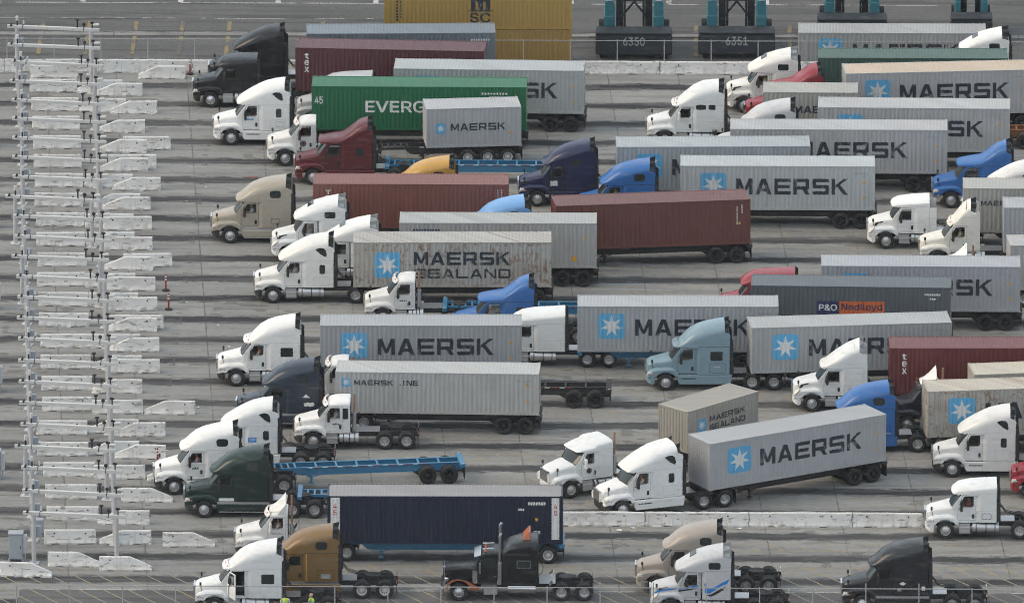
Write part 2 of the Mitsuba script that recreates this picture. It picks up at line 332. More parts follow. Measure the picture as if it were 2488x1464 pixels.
def visor(s):
    ys = np.linspace(-1.0, 1.0, 13); rings = []
    for y in ys:
        xc = s['b'] - .06 - .21 * (1 - (y) ** 2); zc = s['zr'] + .05 - .04 * y * y; t = np.linspace(0, 2 * np.pi, 11)[:-1]; k = 1 - .45 * abs(y) ** 4
        rings.append(np.c_[xc + .085 * np.cos(t) * k + .07 * np.sin(t), np.full(10, y), zc + .165 * np.sin(t) * k + .03 * np.cos(t)])
    v = np.vstack(rings); f = []
    for i in range(12):
        for j in range(10):
            k = (j + 1) % 10; p = (i * 10 + j, i * 10 + k, (i + 1) * 10 + k, (i + 1) * 10 + j); f += [(p[0], p[1], p[2]), (p[0], p[2], p[3])]
    for base, sg in ((0, 1), (120, -1)):
        for j in range(1, 9): f.append((base, base + j, base + j + 1))
    return trimesh.Trimesh(v, f, process=False)

def roof_sts(s):
    r = s['ridge']; z0 = s['zr'] - .02; x0, x1 = r[0][0], r[-1][0]; out = []
    W = s['sw'] if s['sleeper'] else 1.08
    for x, zt in r:
        u = (x - x0) / (x1 - x0); wd = min(W, .93 + .75 * u * (W - .93) / .25) if u < .34 else W
        zs = z0 + .02 + (zt - z0) * (.18 + .42 * u); out.append((x, z0, zs, zt, wd, wd, 2.3 + .5 * u))
    x, a_, zs, zt, w0, ws, p = out[0]
    return [(x - .05, z0, z0 + .01, z0 + .03, w0 - .1, ws - .1, 3)] + out

def side_y(s, x, z):                             # near-side surface of sleeper or roof at (x, z)
    return s['sw'] if s['sleeper'] else s['w']

def build_tractor(key, style, body, o):
    s = style_of(style); W = s['w']; SW = s['sw']; bk = s['back']; tag = style
    bump = o.get('bumper', 'body'); bcol = {'body': body, 'dark': 'plastic'}.get(bump, body)
    line = 'pearl' if sum(COLOURS[body]) > 1.8 else 'fogged' if sum(COLOURS[body]) > .9 else 'plastic'
    mir = {'black': 'plastic', 'body': body}.get(o.get('mirror', s.get('mirror', 'black')), 'plastic')
    add = lambda name, ck, mk, mat, col=None, ang=35, off=None, label=None, par=key: part(par, name, cached((tag, ck), mk, mat, col, ang), off, label)
    # hood and front
    hood = add('hood', 'hood', lambda: loft(hood_sts(s), 7, warp_nose(.10, .1, .5, .8)), 'm_paint', body)
    for sd in (-1, 1):
        add('fender', ('fender', sd), lambda: fender(s, sd), 'm_paint', body, 30)
        hl = add('headlight', ('hl', sd), lambda: hslab([(.04, 1.00), (.10, 1.17), (.30, 1.24), (.44, 1.14), (.40, 1.02)] if not s.get('swoosh') else [(.05, .98), (.12, 1.14), (.42, 1.42), (.46, 1.30), (.30, 1.0)], *((-1.215, -.86) if sd < 0 else (.86, 1.215)), bev=.05), 'm_lens')
        add('turn_signal', ('ts', sd), lambda: hslab([(.40, 1.02), (.44, 1.14), (.52, 1.12), (.49, 1.02)], *((-1.205, -1.0) if sd < 0 else (1.0, 1.205)), bev=.02), 'm_amber', par=hl)
    if bump == 'chrome': add('bumper', 'bumper', lambda: bumper(s), 'm_chrome', None, 30)
    else: add('bumper', 'bumper', lambda: bumper(s), 'm_paint' if bump == 'body' else 'm_matte', bcol, 30)
    g = add('grille', 'grille_back', lambda: rbox(-.035, .12, -.46, .46, .92, s['nose'] - .02, .03), 'm_matte', 'plastic')
    add('bar', 'gbars', lambda: join(*[bx(-.06, .01, -.44, .44, z, z + .055) for z in np.arange(.97, s['nose'] - .06, .085)]), 'm_chrome', par=g)
    add('surround', 'gsur', lambda: join(bx(-.065, .03, -.50, -.45, .92, s['nose']), bx(-.065, .03, .45, .50, .92, s['nose']), bx(-.065, .03, -.50, .50, s['nose'] - .03, s['nose'] + .025)), 'm_chrome', par=g)
    for sd in (-1, 1):
        add('hood_mirror', ('hm', sd), lambda: join(cyl((.42, .80 * sd, 1.35), (.36, .98 * sd, 1.72), .018, 6), rbox(.30, .42, (.93 if sd > 0 else -1.05), (1.05 if sd > 0 else -.93), 1.70, 1.92, .03)), 'm_matte', mir if mir != body else 'plastic')
    if s['vent']:
        add('hood_vent', 'vent', lambda: slab(Polygon([(.42, 1.42), (.52, 1.62), (.98, 1.72), (.98, 1.66), (.68, 1.58), (.56, 1.42)]), -.885, -.86), 'm_matte', 'plastic')
    # cab
    zr = s['zr']; od = bool(o.get('open_door')); door = Polygon([(s['xd'][0] - .10, 1.12), (s['xd'][0] - .06, 1.86), (s['doorwin'][2][0] - .12, zr - .06), (s['xd'][1] - .06, zr - .06), (s['xd'][1] - .06, 1.12)])
    key2 = (tag, 'cabcut', od)
    if key2 not in CACHE: CACHE[key2] = make_cab(s, door if od else None)
    cab = add('cab', ('cab', od), lambda: CACHE[key2][0], 'm_paint', body, 30)
    add('interior', ('cabin', od), lambda: CACHE[key2][1], 'm_matte', 'cab_trim', 20, par=cab)
    add('seat', 'seat', lambda: join(rbox(2.35, 2.85, -.86, -.34, 1.30, 1.55, .05), rbox(2.72, 2.86, -.84, -.36, 1.5, 2.28, .05)), 'm_matte', 'seat_grey', par=cab)
    add('steering_wheel', 'swheel', lambda: join(cyl((2.16, -.60, 1.72), (2.19, -.60, 1.75), .23, 16), cyl((1.95, -.6, 1.45), (2.16, -.6, 1.73), .04, 8)), 'm_matte', 'plastic', par=cab)
    add('windscreen', 'screen', lambda: make_windscreen(s), 'm_screen', None, True)
    add('windscreen_seal', 'seal', lambda: make_windscreen(s, 0, .075, .0, 1.0, .006), 'm_matte', 'plastic', True)
    dw = Polygon(s['doorwin'])
    for sd in (-1, 1):
        ys = lambda a, b: (-W - b, -W - a) if sd < 0 else (W + a, W + b)
        if not (o.get('open_door') and sd < 0):
            d = add('door', ('door', sd), lambda: slab(door.difference(dw), *ys(-.01, .012)), 'm_paint', body)
            add('seal', ('dseal', sd), lambda: slab(door.buffer(.016).difference(door), *ys(-.01, .008)), 'm_matte', 'fogged' if line == 'pearl' else 'plastic', par=d)
            add('window', ('dwin', sd), lambda: slab(dw.buffer(.01), *ys(-.012, -.010)), 'm_glass', par=d)
            add('window_frame', ('dfr', sd), lambda: slab(dw.buffer(.022).difference(dw), *ys(-.02, .020)), 'm_matte', 'plastic', par=d)
            add('handle', ('dh', sd), lambda: slab(rrect(s['xd'][1] - .28, 1.24, s['xd'][1] - .14, 1.50, .05), *ys(0, .03)), 'm_matte', 'plastic', par=d)
        mcol = mir
        add('mirror', ('mir', sd), lambda: join(rbox(s['b'] - .06, s['b'] + .10, (1.16 if sd > 0 else -1.40), (1.40 if sd > 0 else -1.16), 1.72, 2.34, .05), cyl((s['b'] - .1, W * sd, 1.8), (s['b'], 1.25 * sd, 1.85), .025, 6), cyl((s['b'] - .0, W * sd, 2.36), (s['b'] + .02, 1.25 * sd, 2.28), .025, 6)), 'm_paint' if mcol == body else 'm_matte', mcol)
    if o.get('open_door'):
        hinge = T().translate([s['xd'][0] - .05, -W, 0]).rotate([0, 0, 1], 62.0 * -1).translate([-(s['xd'][0] - .05), W, 0])
        d = add('door', 'odoor', lambda: slab(door.difference(dw), -W - .03, -W + .03), 'm_paint', body, off=hinge, label='driver door standing open')
        add('window', 'owin', lambda: slab(dw.buffer(.01), -W - .002, -W + .002), 'm_glass', par=d, off=hinge)
        add('window_frame', 'ofr', lambda: slab(dw.buffer(.04).difference(dw), -W - .04, -W + .04), 'm_matte', 'plastic', par=d, off=hinge)
    # sleeper and roof
    if s['sleeper']:
        x0 = s.get('sl_from', 2.98)
        add('sleeper', 'sleeper', lambda: loft([(x0, 1.02, s['sl_top'] - .14, s['sl_top'] - .04, W + .01, W + .01, 6), (x0 + .22, 1.02, s['sl_top'] - .1, s['sl_top'], SW, SW, 6), (bk - .06, 1.02, s['sl_top'] - .1, s['sl_top'], SW, SW, 6), (bk, 1.05, s['sl_top'] - .14, s['sl_top'] - .05, SW - .05, SW - .05, 6)], 5), 'm_paint', body, 28)
        add('luggage_door', 'lug', lambda: slab(rrect(bk - 1.25, 1.12, bk - .28, 1.72, .06).difference(rrect(bk - 1.23, 1.14, bk - .30, 1.70, .05)), -SW - .003, -SW + .01), 'm_matte', line)
    if s['ridge']:
        rf = add('roof_fairing', 'roof', lambda: loft(roof_sts(s), 10, warp_nose(.12, s['ridge'][0][0], .8)), 'm_paint', body, 28)
        if s['sleeper'] and s['cut'] >= 0:
            add('seam', 'seam', lambda: bx(max(2.6, s.get('sl_from', 2.98) + .1), bk - .05, -SW - .004, -SW + .02, s['sl_top'] - .060, s['sl_top'] - .035), 'm_matte', line)
        if s.get('skylight'):
            xa, xb = s['skylight']; rr = s['ridge']; za, zb = np.interp([xa, xb], [r[0] for r in rr], [r[1] for r in rr])
            def sky_win():
                q = [(xa, -.42, za + .0), (xa, .42, za + .0), (xb, .42, zb + .0), (xb, -.42, zb + .0)]
                lo = [(x, y, z - .2) for x, y, z in q]; hi = [(x - .01, y, z + .022) for x, y, z in q]
                return trimesh.Trimesh(np.array(lo + hi)).convex_hull
            add('skylight', 'skylight', sky_win, 'm_screen', par=rf)
        if s['cut'] > 0:
            sts = roof_sts(s); x, z0, zs, zt, w0, ws, p = sts[-1]; xe = bk
            add('rear_panel', 'rpanel', lambda: loft([(x - .3, z0, zs, zt - .10, w0 - .07, ws - .07, p), (xe - .10, z0, zs - .08, zt - .22, w0 - .09, ws - .09, p)], 8), 'm_matte', o.get('scoop_col', 'plastic'))
            for sd in (-1, 1):
                ya, yb = (-ws - .002, -ws + .045) if sd < 0 else (ws - .045, ws + .002)
                add('side_extender', ('sext', sd), lambda: slab(Polygon([(x - .06, z0), (x - .06, zs + .12), (x + .02, zs + .10), (xe - .04, zs - .02), (xe, zs - .12), (xe, z0)]), ya, yb), 'm_paint', body)
            if s.get('fins', True):
                for sd in (-1, 1):
                    add('roof_fin', ('fin', sd), lambda: slab(Polygon([(x - .10, zt - .34), (x - .02, zt - .10), (xe - .02, zt + .02), (xe - .06, zt - .36)]), *((-.74, -.69) if sd < 0 else (.69, .74))), 'm_matte', o.get('scoop_col', 'plastic'))
    if s.get('ext') and s['sleeper'] or s.get('tall'):
        zt = s['sl_top'] + (.9 if s.get('tall') else .5); wx = (SW if s['sleeper'] else 1.12)
        for sd in (-1, 1):
            add('gap_fairing', ('gap', sd), lambda: slab(Polygon([(bk - .02, 1.04), (bk - .02, zt), (bk + .17, zt - .12), (bk + .20, 1.1)]), *((-wx - .02, -wx + .02) if sd < 0 else (wx - .02, wx + .02))), 'm_matte' if not s.get('tall') else 'm_paint', 'plastic' if not s.get('tall') else body)
        if s.get('tall') and not s['sleeper']:
            for sd in (-1, 1): add('side_fairing', ('sfair', sd), lambda: slab(Polygon([(bk - .62, 1.1), (bk - .55, 3.3), (bk - .40, 3.5), (bk, 3.45), (bk, 1.1)]), *((-wx - .03, -wx + .03) if sd < 0 else (wx - .03, wx + .03))), 'm_paint', body)
    if s.get('panel'):
        xa, xb, zt = s['panel']
        for sd in (-1, 1): add('side_extender', ('pan', sd), lambda: slab(sbox(xa + .02, 1.1, xb, zt), *((-SW - .01, -SW + .03) if sd < 0 else (SW - .03, SW + .01))), 'm_paint', body)
        add('rear_panel', 'pan2', lambda: bx(xa - .02, xa + .03, -1.1, 1.1, 1.1, zt - .1), 'm_matte', 'plastic')
    if s['cone']:
        def cone():
            rows = [(2.02, 2.92, .16, .62), (2.35, 3.14, .30, .80), (2.7, 3.50, .45, .95), (2.98, 3.84, .55, 1.02)]
            return loft([(x, 2.82, 2.86 + .02, zt, w, w, 1.6) for x, zt, _, w in rows], 7)
        add('roof_fairing', 'cone', cone, 'm_paint', o.get('cone_col', body), 30)
        add('fairing_side', 'coneside', lambda: join(slab(Polygon([(2.5, 2.80), (2.98, 2.80), (3.06, 3.3), (2.98, 3.4)]), -1.06, -1.02), slab(Polygon([(2.5, 2.80), (2.98, 2.80), (3.06, 3.3), (2.98, 3.4)]), 1.02, 1.06)), 'm_paint', o.get('cone_col', body))
    if s['visor']:
        add('sun_visor', 'visor', lambda: visor(s), 'm_paint', body, 50)
    for q, y in enumerate((-.72, -.18, 0, .18, .72)):
        xx = (s['b'] - .29 + .21 * y * y) if s['visor'] else (s['b'] + .02 - .18 * (1 - y * y)); zz = s['zr'] + (.10 if s['visor'] else .07)
        add('marker_light', ('ml', q), lambda: rbox(xx - .03, xx + .06, y - .04, y + .04, zz, zz + .05, .012), 'm_amber')
    # windows of the sleeper
    for q, wpoly in enumerate(s['windows']):
        wp = wpoly if hasattr(wpoly, 'buffer') else Polygon(wpoly).buffer(.03).buffer(-.0)
        yy = SW if s['sleeper'] else W
        for sd in (-1, 1):
            d = lambda a, b: (-yy - b, -yy - a) if sd < 0 else (yy + a, yy + b)
            win = add('window', ('sw', q, sd), lambda: slab(wp.buffer(-.02), *d(-.25, .006)), 'm_screen')
            add('frame', ('swf', q, sd), lambda: slab(wp.buffer(.012).difference(wp.buffer(-.02)), *d(-.25, .012)), 'm_matte', 'plastic', par=win)
    # running gear
    t1 = bk + 1.32 if s['sleeper'] else bk + s['bridge']; t2 = t1 + 1.32; end = t2 + .72
    add('chassis_frame', ('frame', bk), lambda: join(bx(.55, end, -.46, -.36, .62, .92), bx(.55, end, .36, .46, .62, .92), *[bx(x, x + .1, -.36, .36, .66, .88) for x in np.arange(1.0, end - .05, .9)]), 'm_matte', 'frame_black')
    add('fifth_wheel', ('fifth', bk), lambda: cut(join(cyl((t1 + .62, 0, 1.08), (t1 + .62, 0, 1.16), .46, 20), bx(t1 + .62, t1 + 1.06, -.30, .30, 1.08, 1.16)), bx(t1 + .62, t1 + 1.4, -.05, .05, 1.0, 1.3)), 'm_matte', 'frame_black')
    add('fifth_wheel_mount', ('fifthm', bk), lambda: bx(t1 + .3, t1 + .95, -.40, .40, .92, 1.08), 'm_matte', 'frame_black')
    for x in (t1, t2): add('axle', ('axle', bk, x), lambda: join(cyl((x, -1.0, .52), (x, 1.0, .52), .09, 10), cyl((x, -.3, .52), (x, .3, .52), .22, 12)), 'm_matte', 'frame_black')
    add('front_axle', 'fax', lambda: cyl((s['frontx'], -.9, .5), (s['frontx'], .9, .5), .07, 8), 'm_matte', 'frame_black')
    for sd in (-1, 1):
        wheel(key, s['frontx'], 1.04 * sd, sd, False, *o.get('rim', ('m_alloy', None)))
        for x in (t1, t2): wheel(key, x, 1.06 * sd, sd, True, *o.get('rim', ('m_alloy', None)))
        y0, y1 = (-1.20, -.62) if sd < 0 else (.62, 1.20)
        add('mud_flap', ('flap', sd, bk), lambda: bx(end - .06, end - .03, y0, y1, .22, .98), 'm_matte', 'rubber')
        add('flap_hanger', ('flh', sd, bk), lambda: cyl((end - .04, .4 * sd, .92), (end - .04, 1.24 * sd, 1.0), .03, 6), 'm_chrome')
    add('tail_light', ('tl', bk), lambda: join(bx(end, end + .04, -.44, -.24, .68, .80), bx(end, end + .04, .24, .44, .68, .80)), 'm_redlens')
    add('deck_plate', ('deck', bk), lambda: bx(bk + .12, t1 - .3, -.55, .55, .925, .955), 'm_alloy')
    add('engine', 'engine', lambda: join(rbox(.6, 1.7, -.38, .38, .55, 1.1, .08), bx(.5, .58, -.5, .5, .6, 1.5)), 'm_matte', 'frame_black')
    # flanks
    sk = o.get('skirt', s['skirt'])
    for sd in (-1, 1):
        yy = lambda a, b: (-b, -a) if sd < 0 else (a, b)
        if sk == 'body':
            p = [(1.90, .98), (1.92, .60), (2.02, .40), (bk + .05, .40), (bk + .12, .98)]
            k = add('side_skirt', ('skirt', sd), lambda: hslab(p, *yy(.95, 1.185), bev=.03), 'm_paint', body)
            add('step', ('step', sd), lambda: slab(rrect(2.15, .74, 3.0, .80, .025), *yy(1.17, 1.196)), 'm_matte', 'plastic', par=k)
            add('gap', ('skgap', sd), lambda: slab(sbox(1.95, .982, bk - .02, 1.03), *yy(.9, 1.06)), 'm_matte', 'plastic', par=k)
        elif sk == 'low':
            p = [(1.90, .86), (1.92, .60), (2.02, .42), (bk + .05, .42), (bk + .10, .86)]
            k = add('side_skirt', ('skirtl', sd), lambda: hslab(p, *yy(.95, 1.18), bev=.03), 'm_paint', body)
            add('tread', ('tread', sd), lambda: slab(sbox(1.95, .84, bk, .98), *yy(.98, 1.12)), 'm_alloy', par=k)
            add('sill', ('sill', sd), lambda: slab(sbox(2.05, .36, bk, .41), *yy(1.0, 1.19)), 'm_alloy', par=k)
        else:
            add('step', ('bstep', sd), lambda: join(slab(rrect(1.98, .42, 2.62, .94, .04), *yy(.72, 1.08)), slab(sbox(1.96, .66, 2.66, .70), *yy(.72, 1.16)), slab(sbox(1.96, .36, 2.66, .40), *yy(.72, 1.18))), 'm_alloy')
            x2 = min(bk + .15, 4.3) if s['sleeper'] else bk + .5
            tk = add('fuel_tank', ('tank', sd, x2), lambda: cyl((2.75, .86 * sd, .66), (x2, .86 * sd, .66), .31, 20), 'm_alloy', None, 50)
            add('strap', ('strap', sd, x2), lambda: join(*[cyl((x, .86 * sd, .66), (x + .05, .86 * sd, .66), .322, 20) for x in (2.95, (2.75 + x2) / 2, x2 - .25)]), 'm_matte', 'plastic', par=tk)
            add('sill', ('bsill', sd), lambda: slab(sbox(1.93, .96, bk - .03, 1.03), *yy(.80, 1.03)), 'm_matte', 'plastic')
    if s['stack'] and o.get('stack', True):
        zt = s['stack']; st = add('exhaust_stack', ('stack', bk), lambda: cyl((bk + .24, -.82, 1.0), (bk + .24, -.82, zt), .065, 10), 'm_matte', 'rust_pipe')
        add('muffler', ('muff', bk), lambda: cyl((bk + .24, -.82, 1.15), (bk + .24, -.82, 2.2), .13, 12), 'm_alloy', par=st)
        add('air_hoses', ('hoses', bk), lambda: join(*[cyl((bk + .08 + i * .22, y0 + .05 * i, 1.9 - .35 * i * (2 - i) - .0), (bk + .30 + i * .22, y0 + .05 * i + .05, 1.9 - .35 * (i + 1) * (1 - i)), .022, 6) for i in range(2) for y0 in (-.3, 0, .25)]), 'm_matte', 'plastic')
        add('rear_wall', ('rwall', bk), lambda: bx(bk - .02, bk + .02, -.95, .95, 1.06, s['zr'] - .05), 'm_matte', 'cab_trim')
    elif s['sleeper']:
        add('rear_wall', ('rwall', bk), lambda: bx(bk - .02, bk + .03, -SW + .08, SW - .08, 1.06, s['sl_top'] - .1), 'm_matte', 'plastic')
        add('air_hoses', ('hoses', bk), lambda: join(*[cyl((bk + .04, y, 2.0), (bk + .5, y + .1, 1.35), .022, 6) for y in (-.25, 0, .25)], *[cyl((bk + .5, y + .1, 1.35), (bk + 1.0, y, 1.25), .022, 6) for y in (-.25, 0, .25)]), 'm_matte', 'plastic')
    # signwriting: (name, outline in x and z, material, colour)
    for q, (nm, poly, mat, col) in enumerate(o.get('decals', [])):
        c = poly.centroid; yy = (SW if (s['sleeper'] and c.x > s.get('sl_from', 2.98) + .15) else W + .012) + .004
        if c.x < 1.5: yy = float(np.interp(poly.bounds[2], [.34, .8, 1.2, 1.7], [.76, .84, .91, .99])) + .012
        part(key, nm, to_ply(slab(poly, -yy - .004, -yy + .003), mat, col))
    return s

def tractor(style, body, x, y, yaw, label, group=None, **o):
    k = thing('semi_truck', label, 'truck', (x, y, 0), yaw, group)
    build_tractor(k, style, body, o)
    return k

# ------------------------------------------------------------------ shipping containers
BOXES = {}                                       # name: (colour, rust 0..1, grime 0..1)
def paint_box(p, n, uv):
    i = mi.UInt32(dr.clip(dr.floor((uv.x + 50.0) / 100.0), 0, len(BOXLIST) - 1)); x = uv.x - 100.0 * mi.Float(i); z = uv.y
    c = dr.gather(mi.Color3f, BOXPAL, i); rust = dr.gather(mi.Float, BOXRUST, i); grime = dr.gather(mi.Float, BOXGRIME, i)
    s = mi.Float(i) * 7.31
    c = c * (0.93 + 0.14 * mikit.noise(x * .9 + s, z * .8, s)) * (0.97 + 0.06 * mikit.noise(x * 14, z * 6, s))
    run = mikit.fbm(x * 9.0 + s, z * .55, s, 3)                                      # grime washed down the panels in narrow runs
    c = mikit.mix(c, c * mi.Color3f(.76, .74, .70), mikit.smoothstep(.50, .80, run) * grime * .8)
    blot = mikit.fbm(x * 1.1 + s, z * 1.7 + s, s, 4); pit = mikit.noise(x * 11 + s, z * 5.0, s)
    r = mikit.smoothstep(1.06 - .56 * rust, 1.14 - .42 * rust, .55 * blot + .52 * pit)         # rust blooms
    drip = mikit.noise(x * 17 + s, z * .28, s + 3.0) * .75 + .25 * mikit.noise(x * 40, z * 1.2, s)
    streak = mikit.smoothstep(.84 - .26 * rust, .95 - .26 * rust, drip) * mikit.smoothstep(.40, .62, mikit.fbm(x * .7 + s, z * 1.1, s, 3)) * rust
    brown = mikit.smoothstep(.42, .70, mikit.fbm(x * .45 + s * 2, z * .6, s, 4)) * rust * .35                  # thin brown film in patches
    c = mikit.mix(c, c * mi.Color3f(.80, .68, .52), brown)
    return mikit.mix(c, mi.Color3f(.165, .070, .030) * (.6 + .8 * pit), dr.clip(r * .62 + streak * .60, 0, .85))

def box_ply(mesh, name, ang=30, dx=0.0):
    v, f, _ = meshkit.arrays(mesh, smooth=ang)
    u = np.c_[100.0 * BOXLIST.index(name) + np.clip(v[:, 0] + v[:, 1] * .9, -40, 45), v[:, 2] + np.where(v[:, 2] > 2.45, np.abs(v[:, 1]) * 1.0, 0)]
    return mikit.ply((v, f), 'm_box', smooth=True, uv=u)

def corr_x(L, x0, pitch=.278):                   # corrugation breakpoints: (x, depth) along a panel from x0 to L - x0
    n = int((L - 2 * x0 - .1) / pitch); x = x0; out = [(x0, .5)]; pad = (L - 2 * x0 - n * pitch) / 2
    x = x0 + pad; out.append((x, .5)) if pad > .001 else None
    for k in range(n):
        out += [(x + .034, 1), (x + .034 + .070, 1), (x + .104 + .068, 0), (x + .172 + .072, 0), (x + pitch, .5)]
        x += pitch
    out.append((L - x0, .5))
    return out

def strip(pts, D, z0, z1, face):                 # sheet following the corrugation; face(x, d, z) -> point
    a = np.array([face(x, d * D, z0) for x, d in pts]); b = np.array([face(x, d * D, z1) for x, d in pts]); n = len(pts)
    f = []
    for i in range(n - 1): f += [(i, i + 1, n + i + 1), (i, n + i + 1, n + i)]
    return trimesh.Trimesh(np.vstack([a, b]), f, process=False)

def decal(poly, pts, D, lift=.006):              # print that lies on the corrugated near side
    V, F, k = [], [], 0
    bx0, bz0, bx1, bz1 = poly.bounds
    for (xa, da), (xb, db) in zip(pts[:-1], pts[1:]):
        if xb < bx0 or xa > bx1 or xb - xa < 1e-6: continue
        g = poly.intersection(sbox(xa, bz0 - 1, xb, bz1 + 1))
        for q in getattr(g, 'geoms', [g]):
            if q.geom_type != 'Polygon' or q.area < 1e-5: continue
            try: v, f = trimesh.creation.triangulate_polygon(q, engine='earcut')
            except Exception: continue
            y = -1.219 + D - (da + (db - da) * (v[:, 0] - xa) / (xb - xa)) * D - lift
            V.append(np.c_[v[:, 0], y, v[:, 1]]); F.append(np.asarray(f) + k); k += len(v)
    return trimesh.Trimesh(np.vstack(V), np.vstack(F), process=False)

def glyph(ch, w, h, s):                          # wide square-shouldered capitals
    B = lambda pts, js=2: LineString(pts).buffer(s / 2, cap_style=2, join_style=js, quad_segs=3)
    a, q = s / 2, h - s / 2
    if ch == 'M':
        g = unary_union([sbox(0, 0, s, h), sbox(w - s, 0, w, h), Polygon([(0, h), (s * 1.15, h), (w / 2 + s * .42, 0.12 * h), (w / 2 - s * .42, .12 * h)]), Polygon([(w, h), (w - s * 1.15, h), (w / 2 - s * .42, .12 * h), (w / 2 + s * .42, .12 * h)])])
    elif ch == 'A':
        g = unary_union([Polygon([(0, 0), (s * 1.15, 0), (w / 2 + s * .45, h), (w / 2 - s * .65, h)]), Polygon([(w, 0), (w - s * 1.15, 0), (w / 2 - s * .45, h), (w / 2 + s * .65, h)]), sbox(w * .25, .20 * h, w * .75, .20 * h + s * .9)])
    elif ch == 'E': g = unary_union([sbox(0, 0, s, h), sbox(0, 0, w, s), sbox(0, h - s, w, h), sbox(0, h / 2 - s * .48, w * .93, h / 2 + s * .48)])
    elif ch == 'R': g = unary_union([sbox(0, 0, s, h), B([(a, q), (w - a - .05 * w, q), (w - a - .05 * w, .42 * h), (a, .42 * h)], 1), Polygon([(w * .48, .42 * h), (w * .48 + s * 1.2, .42 * h), (w, 0), (w - s * 1.2, 0)])])
    elif ch == 'S': g = B([(w - a, h * .80), (w - a, q), (a, q), (a, h / 2), (w - a, h / 2), (w - a, a), (a, a), (a, h * .20)], 1)
    elif ch == 'K': g = unary_union([sbox(0, 0, s, h), Polygon([(s, h * .42), (s * 1.2, h * .62), (w - s * 1.3, h), (w, h)]), Polygon([(w * .30, h * .56), (w * .30 + s * .7, h * .70), (w, 0), (w - s * 1.3, 0)])])
    elif ch == 'L': g = unary_union([sbox(0, 0, s, h), sbox(0, 0, w, s)])
    elif ch == 'N': g = unary_union([sbox(0, 0, s, h), sbox(w - s, 0, w, h), Polygon([(0, h), (s * 1.3, h), (w, 0), (w - s * 1.3, 0)])])
    elif ch == 'D': g = B([(a, a), (a, q), (w - a - .1 * w, q), (w - a, q - .12 * h), (w - a, a + .12 * h), (w - a - .1 * w, a), (a, a)], 1)
    elif ch == 'I': g = sbox(0, 0, s, h)
    elif ch == 'V': g = unary_union([Polygon([(0, h), (s * 1.15, h), (w / 2 + s * .5, 0), (w / 2 - s * .5, 0)]), Polygon([(w, h), (w - s * 1.15, h), (w / 2 - s * .5, 0), (w / 2 + s * .5, 0)])])
    elif ch == 'G': g = B([(w - a, h * .72), (w - a, q), (a, q), (a, a), (w - a, a), (w - a, h * .42), (w * .55, h * .42)], 1)
    elif ch == '.': g = sbox(0, 0, s, s)
    else: return None
    return g.intersection(sbox(0, 0, w, h))

def wide_text(s, x0, z0, x1, z1, stroke=.21, gap=.16):
    h = z1 - z0; n = len(s); units = sum(.45 if c in 'I.' else 1.0 for c in s); pw = (x1 - x0) / (units + gap * (n - 1)); x = x0; out = []
    for c in s:
        w = pw * (.45 if c in 'I.' else 1.0)
        if c != ' ': out.append(affinity.translate(glyph(c, w if c not in 'I.' else stroke * h, h, stroke * h), x, z0))
        x += w + gap * pw
    return out

def star7(cx, cz, R, r=None, n=7):
    r = R * .40 if r is None else r
    return Polygon([(cx + (R if k % 2 == 0 else r) * math.sin(math.pi * k / n), cz + (R if k % 2 == 0 else r) * math.cos(math.pi * k / n)) for k in range(2 * n)])

def spread(s, x0, z0, x1, z1):                   # a word as a list of letters
    p = fit_text(s, x0, z0, x1, z1)
    return list(getattr(p, 'geoms', [p]))

LEN = {20: 6.058, 40: 12.192, 45: 13.716}
def box_meshes(ft, H):
    L = LEN[ft]; D = .036; pts = corr_x(L, .115); w = 1.219; ze = H
    k = ('box', ft, H)
    if k in CACHE: return CACHE[k]
    m = {}
    fr = []
    for x in (0, L - .12):
        for sd in (-1, 1): fr.append(rbox(x, x + .12, min(sd * w, sd * (w - .12)), max(sd * w, sd * (w - .12)), .10, H - .10, .012))
    for sd in (-1, 1):
        ya, yb = sorted((sd * w, sd * (w - .06)))
        fr += [bx(.12, L - .12, ya, yb, H - .09, H - .012), bx(.12, L - .12, ya, yb, .012, .17)]
    for x in (0.004, L - .104): fr += [bx(x, x + .10, -w + .12, w - .12, H - .12, H - .014), bx(x, x + .10, -w + .12, w - .12, .014, .16)]
    m['frame'] = join(*fr)
    m['side'] = [strip(pts, D, .16, H - .08, lambda x, d, z: (x, -w + .004 + D - d, z)), strip(pts, D, .16, H - .08, lambda x, d, z: (x, w - .004 - D + d, z))]
    rp = corr_x(L, .10, .209)
    rp = [(x, d) for x, d in rp]
    m['roof'] = strip(rp, .022, -w + .055, w - .055, lambda x, d, z: (x, z, H - .040 + d))
    ep = corr_x(2 * w, .12, .25)
    m['end'] = strip(ep, .045, .14, H - .10, lambda x, d, z: (.050 - d, x - w, z))
    dp = [(.13, 1)] + [q for k in range(5) for q in ((.16 + k * .205, 1), (.20 + k * .205, 0), (.30 + k * .205, 0), (.34 + k * .205, 1))] + [(1.21, 1)]
    m['doors'] = [join(strip(dp, .03, .15, H - .11, lambda x, d, z: (L - .06 + d, sd * (w - x) , z))) for sd in (-1, 1)]
    m['rods'] = [join(*[cyl((L - .02, y, .14), (L - .02, y, H - .12), .017, 6) for y in (sd * .36, sd * .86)], *[bx(L - .03, L + .0, min(sd * .3, sd * .92), max(sd * .3, sd * .92), z, z + .05) for z in (.9, 1.3)]) for sd in (-1, 1)]
    m['casting'] = rbox(0, .178, 0, .162, 0, .118, .012)
    m['floor'] = bx(.1, L - .1, -w + .06, w - .06, .10, .15)
    CACHE[k] = (m, pts, D, L)
    return CACHE[k]

